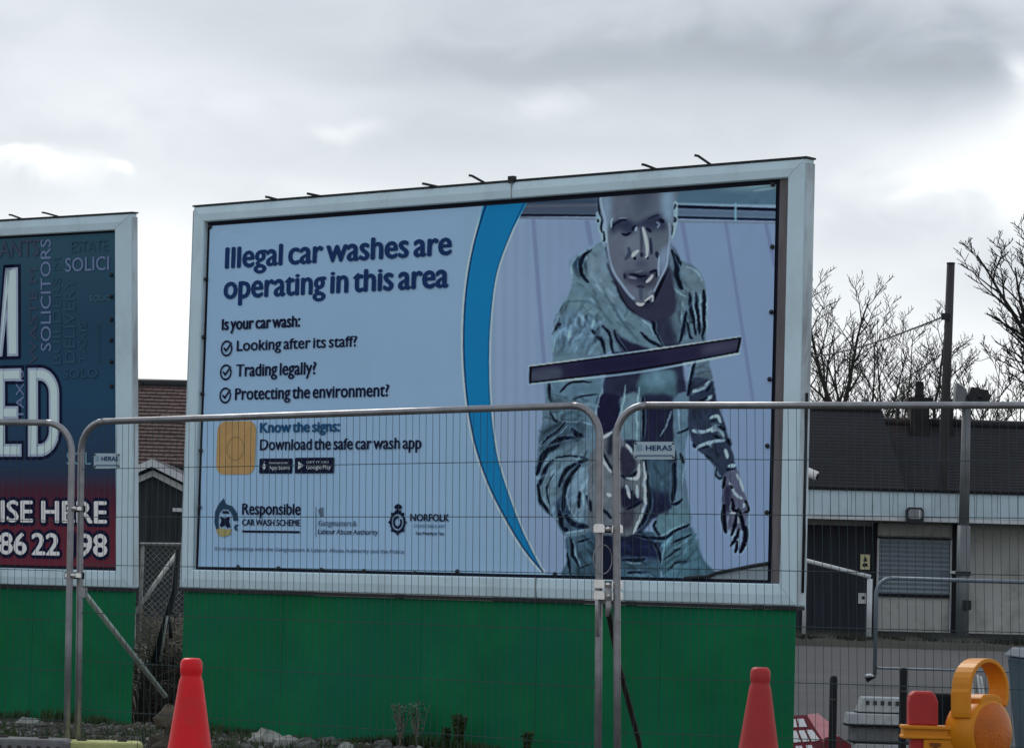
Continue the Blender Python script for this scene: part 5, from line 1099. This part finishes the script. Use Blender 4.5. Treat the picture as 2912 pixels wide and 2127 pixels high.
# bulkhead light on the fascia
c = P(2601, 1465, YW-1.0); MB().bevbox((c.x-.24, YW-1.14, c.z-.21), (c.x+.23, YW-.90, c.z+.21), .07).build('light_housing', m_black, ew, True); MB().bevbox((c.x-.19, YW-1.16, c.z-.10), (c.x+.18, YW-1.142, c.z+.16), .05).build('light_glass', mat('light_glass', (.20, .22, .24), .15, var=.1), ew, True); MB().box((c.x+.09, YW-1.17, c.z-.08), (c.x+.13, YW-1.162, c.z+.14)).build('light_bar', m_trim, ew, True)
# pale sloping handrail in front of the door
mb = MB(); Yh = 80
mb.tube([P(2278, 1590, Yh), P(2476, 1640, Yh)], .055, 8); e = thing('handrail', (P(2476, 1640, Yh).x, Yh, 0), 'white handrail sloping down to the right across the navy door', 'handrail'); mb.build('rail', m_trim, e, True)
b = P(2474, 1640, Yh); MB().tube([(b.x, Yh, 0), (b.x, Yh, b.z-.05)], .07, 8).build('post', m_trim, e, True)
MB().tube([(P(2290, 1590, Yh).x, Yh, 0), (P(2290, 1590, Yh).x, Yh, P(2290, 1590, Yh).z)], .05, 8).build('post', m_trim, e, True)
# ledge of verge below the wall
zv = 0
mb = MB(); vr = random.Random(3); xs = [xl_-4+i*.5 for i in range(int((xr_-xl_)/.5))]
m_verge = mat('verge', (.020, .022, .018), .95, var=.4, vs_=1.2, bump=.8, bs=4)
vs = []; 
for x in xs: vs += [(x, YW-8.2+vr.uniform(-.3, .3), -.02), (x, YW-7.2, .14+vr.uniform(0, .08)), (x, YW-3, .24+vr.uniform(0, .10)), (x, YW+.32, .36)]
mb.add(vs, [(i*4+k, (i+1)*4+k, (i+1)*4+k+1, i*4+k+1) for i in range(len(xs)-1) for k in range(3)], True); mb.build('verge', m_verge, kind='structure')
mb = MB()
for i in range(900): x = vr.uniform(xl_, xl_+14); blades(mb, (x, YW+vr.uniform(-7.0, -1.5), .16), 8, .12, .35, .02, vr)
mb.build('verge_grass', mat('verge_blade', (.024, .028, .020), .9, var=.4), kind='stuff')
# security camera on the left end of the fascia
c = P(2305, 1372, YW-1); e = thing('security_camera', (c.x-.25, YW-.9, zf1+.07), 'white security camera on the roof edge beside the large billboard', 'security camera')
MB().tube([(0, 0, -.02), (0, 0, .22), (.1, -.05, .32)], .05, 8).build('bracket', m_trim, e); mb = MB(); mb.lathe([(.10, -.25), (.13, -.2), (.13, .25), (.10, .28)], (.18, -.1, .38), Vector((.85, -.4, -.35)), 12); mb.build('housing', mat('camera_white', (.8, .8, .8), .4), e); mb = MB(); mb.lathe([(.09, .28), (.07, .31)], (.18, -.1, .38), Vector((.85, -.4, -.35)), 12); mb.build('lens', m_black, e)
# steel lighting column with floodlight head
YC = 81.0; x = P(2741, 1500, YC).x; zt_ = P(2733, 1122, YC).z; m_col = mat('column_steel', (.16, .175, .185), .6, metal=.2, var=.2, vs_=1.5, dirt=(.13, .11, .09), dirt_amt=.6, dscale=1)
e = thing('lighting_column', (x, YC, 0), 'thick grey lighting column with floodlight in front of the warehouse', 'lighting column')
MB().tube([(0, 0, 0), (0, 0, 3.2)], .175, 14).build('base_compartment', m_col, e); MB().tube([(0, 0, 3.2), (.01, 0, zt_)], [.14, .11], 14).build('shaft', m_col, e)
MB().box((-.18, -.19, 1.9), (.18, .19, 2.0)).build('collar', m_black, e); MB().box((-.02, -.22, 1.0), (.2, -.1, 1.25)).build('switch_box', m_black, e)
mb = MB(); mb.prism([(-.35, zt_-.34), (-.1, zt_-.34), (-.02, zt_+.12), (-.28, zt_+.30)], -.25, .2); mb.build('floodlight', m_col, e)
mb = MB(); mb.prism([(.0, zt_-.06), (.12, zt_-.22), (.48, zt_-.25), (.62, zt_-.1), (.55, zt_+.12), (.12, zt_+.2)], -.2, .25); mb.build('floodlight', m_black, e)
mb = MB(); mb.lathe([(.07, 0), (.07, .01)], (.33, -.21, zt_-.05), Vector((0, -1, 0)), 10); mb.build('floodlight_glass', m_black, e)
# ------------------------------------------------------------------ dark roofs behind
m_roof = mat('dark_roof', (.036, .035, .040), .85, var=.2, vs_=.25, dirt=(.085, .06, .045), dirt_amt=.8, dscale=.22, dthr=(.5, .72), bump=.15, bs=3); m_brickd = mat('dark_brick', (.030, .028, .028), .9, var=.3, vs_=2)
YR = 104.0
def RX(u): return P(u, 1200, YR).x
def RZ(v, u=2500): return P(u, v, YR).z
er = thing('house', (RX(2400), YR, 0), 'house with long dark tiled roof behind the warehouse, left of the pole', 'house')
def roof(e, u0, u1, vr_, depth, hipR, zE, name='roof', hipL=0):
    zr = RZ(vr_, (u0+u1)/2); x0, x1 = RX(u0), RX(u1)
    mb = MB(); mb.add([(x0-hipL*0, YR-depth, zE), (x1+hipR, YR-depth, zE), (x1, YR, zr), (x0, YR, zr), (x0, YR+depth, zE), (x1+hipR, YR+depth, zE)], [(0, 1, 2, 3), (3, 2, 5, 4), (1, 5, 2), (0, 3, 4)])
    o = mb.build(name, m_roof, e, True); nr = 44; mb = MB()
    for i in range(nr):
        t = i/nr; y = YR-depth+depth*t; z = zE+(zr-zE)*t; mb.box((x0, y-.01, z-.005), (x1+hipR*(1-t), y+.03, z+.010))
    ol = LOC[e.name]; mb.v = [(v[0]-ol[0], v[1]-ol[1], v[2]-ol[2]) for v in mb.v]; mb.build('tile_courses', m_roof, o)
    MB().tube([(x0, YR, zr+.05), (x1, YR, zr+.05)], .14, 8).build('ridge', m_roof, e, True)
    MB().box((x0+.2, YR-depth+.4, 0), (x1+hipR-.3, YR+depth-.4, zE-.02)).build('wall', m_brickd, e, True)
    return zr
zr = roof(er, 1400, 2506, 1152, 5.2, .9, 2.6)
# skylight and pale patch on the roof
er2 = thing('house', (RX(2800), YR, 0), 'house with lower dark roof and stout chimney, behind the pole and column', 'house')
YR += 1.5
roof(er2, 2508, 3500, 1216, 5.0, 0, 2.6)
YR -= 1.5
Yc = 105.5
def chim(u0, u1, vt, v0, label, pots):
    x0, x1 = P(u0, vt, Yc).x, P(u1, vt, Yc).x; zt = P((u0+u1)/2, vt, Yc).z; zb = P((u0+u1)/2, v0, Yc).z-.5
    MB().box((x0, Yc-.5, zb), (x1, Yc+.4, zt)).build('chimney', m_brickd, er2, True, label=label)
    MB().box((x0-.12, Yc-.6, zt+.002), (x1+.12, Yc+.5, zt+.16)).build('chimney_cap', m_brickd, er2, True)
    for u, vt2, w in pots:
        p = P(u, vt2, Yc); mb = MB(); mb.lathe([(w*1.1, 0), (w, .15), (w*.85, p.z-zt-.2), (w*1.05, p.z-zt-.16)], (p.x, Yc, zt+.16), n=12); mb.build('chimney_pot', m_brickd, er2, True)
chim(2586, 2638, 1146, 1216, 'broad dark chimney stack', ((2615, 1086, .16),))
chim(2686, 2706, 1150, 1216, 'narrow chimney stack behind the pole', ())
MB().box((P(2548, 1165, Yc).x, Yc-.1, P(2548, 1225, Yc).z), (P(2556, 1165, Yc).x, Yc+.1, P(2548, 1150, Yc).z)).build('vent_pipe', m_brickd, er2, True)
# ------------------------------------------------------------------ wooden pole and wire
YPp = 92.0; m_pole = mat('pole_wood', (.05, .048, .05), .85, var=.3, vs_=1.5, stretch=(4, 4, .4), bump=.3)
pt = P(2704, 752, YPp); pb = P(2680, 1380, YPp); k = (0-pb.z)/(pt.z-pb.z); p0 = pb.lerp(pt, k)
e = thing('utility_pole', (p0.x, YPp, 0), 'tall bare wooden pole rising behind the warehouse roof', 'utility pole')
MB().tube([p0, pb.lerp(pt, .5), pt], [.15, .135, .12], 14).build('shaft', m_pole, e, True)
MB().tube([pt-Vector((0, 0, .0)), pt+Vector((0, 0, .05))], [.125, .13], 14).build('cap', m_black, e, True)
a = P(2690, 900, YPp); mb = MB(); mb.box((a.x-.16, YPp-.2, a.z-.12), (a.x+.1, YPp-.11, a.z+.08)); mb.build('insulator_bracket', m_black, e, True)
w0 = P(2690, 898, YPp); w1 = P(2050, 990, YPp+40); mb = MB(); mb.tube([w0.lerp(w1, t)-Vector((0, 0, .8*math.sin(math.pi*t))) for t in [i/12 for i in range(13)]], .028, 5, False); tag(mb.build('overhead_wire', m_black), 'dark overhead wire running left from the wooden pole into the trees', 'wire')
w1 = P(2990, 820, YPp-30); mb = MB(); w0 = P(2700, 1000, YPp+4); mb.tube([w0.lerp(w1, t)-Vector((0, 0, .8*math.sin(math.pi*t))) for t in [i/12 for i in range(13)]], .010, 4, False); tag(mb.build('overhead_wire', m_galvd), 'thin pale wire rising to the right of the wooden pole', 'wire')
# ------------------------------------------------------------------ pedestrian barrier in the yard
YB = 43.0; m_blu = mat('barrier_steel', (.17, .21, .25), .5, metal=.4, var=.15, vs_=6)
e = thing('mesh_panel', (P(2492, 1940, YB).x, YB, 0), 'low tubular barrier with rounded corner in front of the shutter', 'barrier')
cx_ = P(2492, 1690, YB); tr_ = P(2535, 1644, YB); fr = P(2912, 1655, YB); fr = tr_+(fr-tr_)*1.6; bz = .13
crn = [Vector((cx_.x+(tr_.x-cx_.x)*(1-math.cos(a)), YB, cx_.z+(tr_.z-cx_.z)*math.sin(a))) for a in [math.pi/2*k/8 for k in range(9)]]
MB().tube([(cx_.x, YB, bz)]+crn, .028, 8).build('post', m_blu, e, True); MB().tube([crn[-1], fr], .028, 8).build('top_rail', m_blu, e, True); MB().tube([(fr.x, YB, bz), fr], .028, 8).build('post', m_blu, e, True)
MB().tube([(cx_.x, YB, bz+.1), (fr.x, YB, bz+.1)], .016, 8).build('bottom_rail', m_blu, e, True)
for x in (cx_.x, fr.x):
    MB().tube([(x-.12, YB, .06), (x-.06, YB, .10), (x, YB, .13)], .04, 8).build('foot', m_black, e, True)
    mb = MB(); rock_mb(mb, (x-.085, YB-.05, .125), .05, .5, rk, 8); mb.build('foot_cap', m_trim, e, True)
# ------------------------------------------------------------------ gap between the boards
m_tile = mat('brown_roof_tile', (.085, .055, .052), .85, var=.22, vs_=4, bump=.3, bs=12, dirt=(.05, .05, .04), dirt_amt=.5, dscale=1.2); m_shed = mat('dark_shed', (.035, .04, .045), .9, var=.3, vs_=1.2, stretch=(5, 1, .6))
YG = 70.0; xc = P(455, 1500, YG).x; zr = P(455, 1097, YG).z; ze = P(455, 1345, YG).z
e = thing('house', (xc, YG, 0), 'brown tiled house seen in the gap between the two billboards', 'house')
n = 22; dpt = 4.6; mb = MB()
hw = 3.6
for i in range(n):
    t0_, t1_ = i/n, (i+1)/n
    y0, y1 = YG-dpt*(1-t0_), YG-dpt*(1-t1_)-.0; z0, z1 = ze+(zr-ze)*t0_, ze+(zr-ze)*t1_
    nt_ = 30; 
    for k in range(nt_):
        xa = -hw+2*hw*k/nt_+(i % 2)*.12; xb = xa+2*hw/nt_-.012; j = rk.uniform(0, .015)
        mb.add([(xa, y0-YG, z0+.045+j), (xb, y0-YG, z0+.045+j), (xb, y1-YG, z1+.012), (xa, y1-YG, z1+.012), (xa, y0-YG, z0), (xb, y0-YG, z0)], [(0, 1, 2, 3), (4, 5, 1, 0)])
tiles = mb.build('roof_tiles', m_tile, e, kind='stuff')
mb = MB(); mb.add([(-hw, -dpt, ze-.02), (hw, -dpt, ze-.02), (hw, 0, zr-.02), (-hw, 0, zr-.02), (-hw, dpt, ze-.02), (hw, dpt, ze-.02)], [(0, 1, 2, 3), (3, 2, 5, 4), (1, 5, 2), (0, 3, 4)]); mb.build('roof', m_tile, e)
MB().tube([(-hw, 0, zr+.03), (hw, 0, zr+.03)], .12, 8).build('ridge_tiles', m_black, e); MB().box((-hw+.3, -dpt+.4, 0), (hw-.3, dpt-.4, ze-.03)).build('wall', m_shed, e)
a = P(392, 1086, YG); MB().box((a.x-.14-xc, -.2, zr-.1), (a.x+.12-xc, .2, a.z)).build('ridge_end', m_black, e)
YS = 60.0; pk = P(438, 1305, YS); e = thing('shed', (pk.x, YS, 0), 'dark shed with white gable boards in the gap between the billboards', 'shed'); sl_ = .47; hw = 1.9; zp = pk.z
mb = MB(); mb.add([(-hw, 0, 0), (hw, 0, 0), (hw, 0, zp-.1-hw*sl_), (0, 0, zp-.1), (-hw, 0, zp-.1-hw*sl_), (-hw, 4, 0), (hw, 4, 0), (hw, 4, zp-.1-hw*sl_), (0, 4, zp-.1), (-hw, 4, zp-.1-hw*sl_)], [(0, 1, 2, 3, 4), (9, 8, 7, 6, 5), (0, 4, 9, 5), (1, 6, 7, 2)]); mb.build('wall', m_shed, e)
mb = MB(); mb.add([(-hw-.2, -.3, zp-(hw+.2)*sl_), (0, -.3, zp), (0, 4.2, zp), (-hw-.2, 4.2, zp-(hw+.2)*sl_)], [(0, 1, 2, 3)]); mb.add([(hw+.2, -.3, zp-(hw+.2)*sl_), (0, -.3, zp), (0, 4.2, zp), (hw+.2, 4.2, zp-(hw+.2)*sl_)], [(3, 2, 1, 0)]); mb.build('roof', m_black, e)
for s_ in (-1, 1):
    mb = MB(); mb.prism([(0, zp-.01), (s_*(hw+.2), zp-.01-(hw+.2)*sl_), (s_*(hw+.2), zp-.16-(hw+.2)*sl_), (0, zp-.16)][::s_], -.36, -.31); mb.build('bargeboard', m_trim, e)
    mb = MB(); mb.prism([(0, zp-.22), (s_*(hw), zp-.22-hw*sl_), (s_*hw, zp-.34-hw*sl_), (0, zp-.34)][::s_], -.12, -.06); mb.build('bargeboard', m_trim, e)
a = P(505, 1450, YS-.2); MB().box((a.x-pk.x-.1, -.16, a.z-.03), (a.x-pk.x+.12, -.1, a.z+.04)).build('bracket_light', m_trim, e)
for k in range(7): x = -hw+.3+k*.52; MB().box((x, -.03, .05), (x+.02, -.002, zp-.6-abs(x)*sl_)).build('batten', m_black, e)
# wire gate with brace, and posts
Yg = 31.0; gx0 = P(398, 1548, Yg); gx1 = P(530, 1546, Yg)
e = thing('wire_gate', (gx0.x, Yg, zg(0, Yg)), 'pale rusty wire gate with sloping brace in the gap between billboards', 'gate')
gp = mat('gate_steel', (.33, .34, .33), .7, metal=.2, var=.35, vs_=12, dirt=(.12, .09, .07), dirt_amt=.8, dscale=9)
gx1 = gx1+Vector((.5, 0, 0)); gz_ = zg(0, Yg)+.05
MB().tube([gx0, gx1], .020, 8).build('top_rail', gp, e, True); MB().tube([(gx0.x+.03, Yg, gz_), (gx0.x+.03, Yg, gx0.z)], .018, 8).build('post', gp, e, True); MB().tube([(gx1.x, Yg, gz_), (gx1.x, Yg, gx1.z)], .018, 8).build('post', gp, e, True)
MB().tube([P(508, 1566, Yg-.05), P(382, 1744, Yg-.9)], .022, 8).build('brace', gp, e, True)
mb = MB(); w = gx1.x-gx0.x; hh = gx0.z-gz_; st_ = .06; 
k = -int(hh/st_)-1
while k*st_ < w:
    for s_ in (1, -1):
        pts = []
        for j in range(0, 2):
            pass
        x0 = k*st_; a_ = max(0, -x0); b_ = min(hh, w-x0)
        if b_ > a_:
            if s_ == 1: pa, pb_ = (x0+a_, a_), (x0+b_, b_)
            else: pa, pb_ = (x0+a_, hh-a_), (x0+b_, hh-b_)
            mb.tube([(gx0.x+pa[0], Yg, gz_+pa[1]), (gx0.x+pb_[0], Yg, gz_+pb_[1])], .0022, 3, False)
    k += 1
mb.build('wire_mesh', gp, e, True, kind='stuff')
mb = MB(); mb.tube([P(382, 1744, 29), P(380, 1850, 29), P(386, 1935, 29)], [.016, .02, .014], 7); tag(mb.build('stake', gp), 'pale weathered stake at the right end of the far left hoarding', 'stake')
mb = MB(); mb.tube([P(507, 1560, 28.8), P(496, 1680, 28.8), P(438, 1882, 28.6)], [.026, .03, .034], 8); tag(mb.build('timber_prop', m_black), 'long black timber prop leaning left in the gap between billboards', 'prop')
mb = MB(); mb.tube([P(484, 1765, 28.7), P(486, 1815, 28.7)], .018, 7); tag(mb.build('timber_stub', m_black), 'short black upright stub right of the long leaning prop', 'stub')
mb = MB(); mb.tube([P(476, 1750, 28.5), P(468, 1800, 28.5), P(455, 1880, 28.5)], .012, 6); tag(mb.build('pale_stick', gp), 'pale stick between the leaning prop and the short black stub', 'stick')
# bank of bramble, dead stems and earth in the gap
m_earth = mat('bank_earth', (.13, .118, .10), .95, var=.4, vs_=3, bump=1, bs=12, dirt=(.15, .14, .11), dirt_amt=.7, dscale=4)
br = random.Random(11); x0 = P(300, 1700, 29).x; x1 = P(640, 1700, 29).x
vs = []; nxx, nyy = 26, 16
for j in range(nyy+1):
    for i in range(nxx+1):
        x = x0+(x1-x0)*i/nxx; y = 27.95+4.5*j/nyy; z = -.16+.44*sstep(28.0, 29.6, y)+.05*math.sin(x*7+y*3)+br.uniform(-.04, .04); vs.append((x, y, z))
mb = MB(); mb.add(vs, [(j*(nxx+1)+i, j*(nxx+1)+i+1, (j+1)*(nxx+1)+i+1, (j+1)*(nxx+1)+i) for j in range(nyy) for i in range(nxx)], True); mb.build('earth_bank', m_earth, kind='structure')
for nm, mm, n, hmax, lab in (('bramble', m_dead, 520, .75, 'tangle of dead brown bramble in the gap between billboards'), ('bramble', mat('dark_stem', (.04, .035, .03), .9), 420, .6, 'darker lower bramble stems in the gap, behind the bright cone')):
    mb = MB(); yb = 29.3 if mm is m_dead else 28.5
    for _ in range(n):
        x = br.uniform(x0+.4, x1-.2); y = yb+br.uniform(-.5, .6); z0 = -.16+.44*sstep(28, 29.6, y); l = hmax*br.uniform(.3, 1); a = br.uniform(0, 6.28)
        p_ = Vector((x, y, z0)); mid = p_+Vector((math.cos(a)*l*.2, math.sin(a)*l*.1, l*.7)); mb.tube([p_, mid, mid+Vector((math.cos(a)*l*.5, math.sin(a)*l*.3, l*br.uniform(-.2, .3)))], [.006, .005, .003], 3, False)
    o = mb.build(nm, mm); tag(o, lab, 'bramble')
# light mesh edge of the gate side
# ------------------------------------------------------------------ winter trees
m_bark = mat('bark', (.030, .028, .026), .9, var=.3, vs_=2)
def tree(u, Y, vtop, seed, label, forks=2, spread=.3, trunk=.17, first=.5, lean=0., dens=5, reach=1., left=0.):
    """a clear trunk, a few long rising limbs, each with alternate side shoots and short twigs"""
    rd = random.Random(seed); x = P(u, 1150, Y).x; H = P(u, vtop, Y).z; e = thing('bare_tree', (x, Y, 0), label, 'tree', 'bare winter trees')
    tr = MB(); cw = MB()
    def limb(mb, p, d, l, r, n=6, wob=.10):
        pts = [p.copy()]; rs = [r]; dd = d.copy()
        for i in range(n):
            dd = (dd+Vector((rd.gauss(0, wob), rd.gauss(0, wob*.7), abs(rd.gauss(0, .05))))).normalized(); pts.append(pts[-1]+dd*l/n); rs.append(max(.010, r*(1-.82*(i+1)/n)))
        mb.tube(pts, rs, 6 if r > .06 else 4, False); return pts, rs
    def side(pts, rs, lev, l):
        n = len(pts)-1; m = dens+2 if lev == 0 else 5
        for k in range(m):
            t = .18+.8*(k+rd.random()*.6)/m; q_ = t*n; i = min(int(q_), n-1); pp = pts[i].lerp(pts[i+1], q_-i); ax = (pts[i+1]-pts[i]).normalized(); s = 1 if (k+lev) % 2 else -1
            nd = (ax+Vector((s*rd.uniform(.35, .9)+left, rd.uniform(-.5, .5), rd.uniform(-.05, .25)))).normalized(); ll = l*rd.uniform(.32, .55)*(1.15-.5*t)
            pt_, rr = limb(cw, pp, nd, ll, max(.016, rs[i]*.60), 4, .14)
            if lev < 2: side(pt_, rr, lev+1, ll)
    hz = H*first; top = Vector((lean*hz, 0, hz)); tr.tube([(0, 0, 0), top*.5, top], [trunk*1.2, trunk, trunk*.85], 10)
    for k in range(forks):
        s = (k-(forks-1)/2); d = Vector((s*spread*2/max(1, forks-1)*(1 if forks > 1 else 0)+rd.uniform(-.08, .08)+left*.6, rd.uniform(-.25, .25), 1)).normalized(); l = (H-hz)*rd.uniform(.85, 1.02)/d.z*reach
        if forks > 2 and k not in (forks//2,): l *= rd.uniform(.75, 1)
        pt_, rr = limb(cw, top-Vector((0, 0, .25*k)), d, l, trunk*.62, 7, .07); side(pt_, rr, 0, l*.8)
    for k in range(2):
        t = rd.uniform(.72, .95); pp = top*t; s = 1 if k else -1; pt_, rr = limb(cw, pp, Vector((s*.8, rd.uniform(-.3, .3), .9)).normalized(), (H-hz)*.6, trunk*.4, 5, .1); side(pt_, rr, 0, (H-hz)*.5)
    tr.build('trunk', m_bark, e); cw.build('crown', m_bark, e); return e
tree(2382, 128, 800, 21, 'bare tree with clear dark trunk nearest the large billboard', 2, .12, .19, .56, .0, 6)
tree(2308, 136, 905, 5, 'bare tree half hidden by the right edge of the large billboard', 2, .2, .16, .45, .03, 5)
tree(2452, 134, 860, 8, 'bare tree with rising limbs in the second group from the large billboard', 3, .30, .14, .42, .02, 5)
tree(2547, 126, 905, 13, 'slender bare tree with straight stem above the gap left of the chimney', 2, .25, .11, .48, .0, 4)
tree(2590, 140, 905, 17, 'bare tree directly behind the chimney', 3, .34, .10, .40, .02, 4)
tree(2655, 130, 900, 29, 'bare tree just left of the wooden pole', 1, .1, .16, .50, .0, 6)
tree(2738, 133, 985, 31, 'low twiggy tree just right of the wooden pole', 3, .4, .10, .42, 0, 4)
tree(2808, 112, 985, 41, 'small forked tree between the pole and the right edge', 2, .24, .085, .56, 0, 4)
tree(2895, 118, 985, 43, 'low bare tree at the right edge under the big one', 3, .4, .09, .5, 0, 4)
tree(3012, 96, 655, 53, 'biggest bare tree, its branches entering from the right edge', 5, .55, .20, .60, -.0, 7, 1.0, -.12)
tree(2420, 150, 1010, 61, 'far low tree behind the gap between the first trees', 3, .45, .10, .42, 0, 4)
tree(2500, 150, 1000, 67, 'far low tree behind the slender straight one', 3, .45, .10, .42, 0, 4)
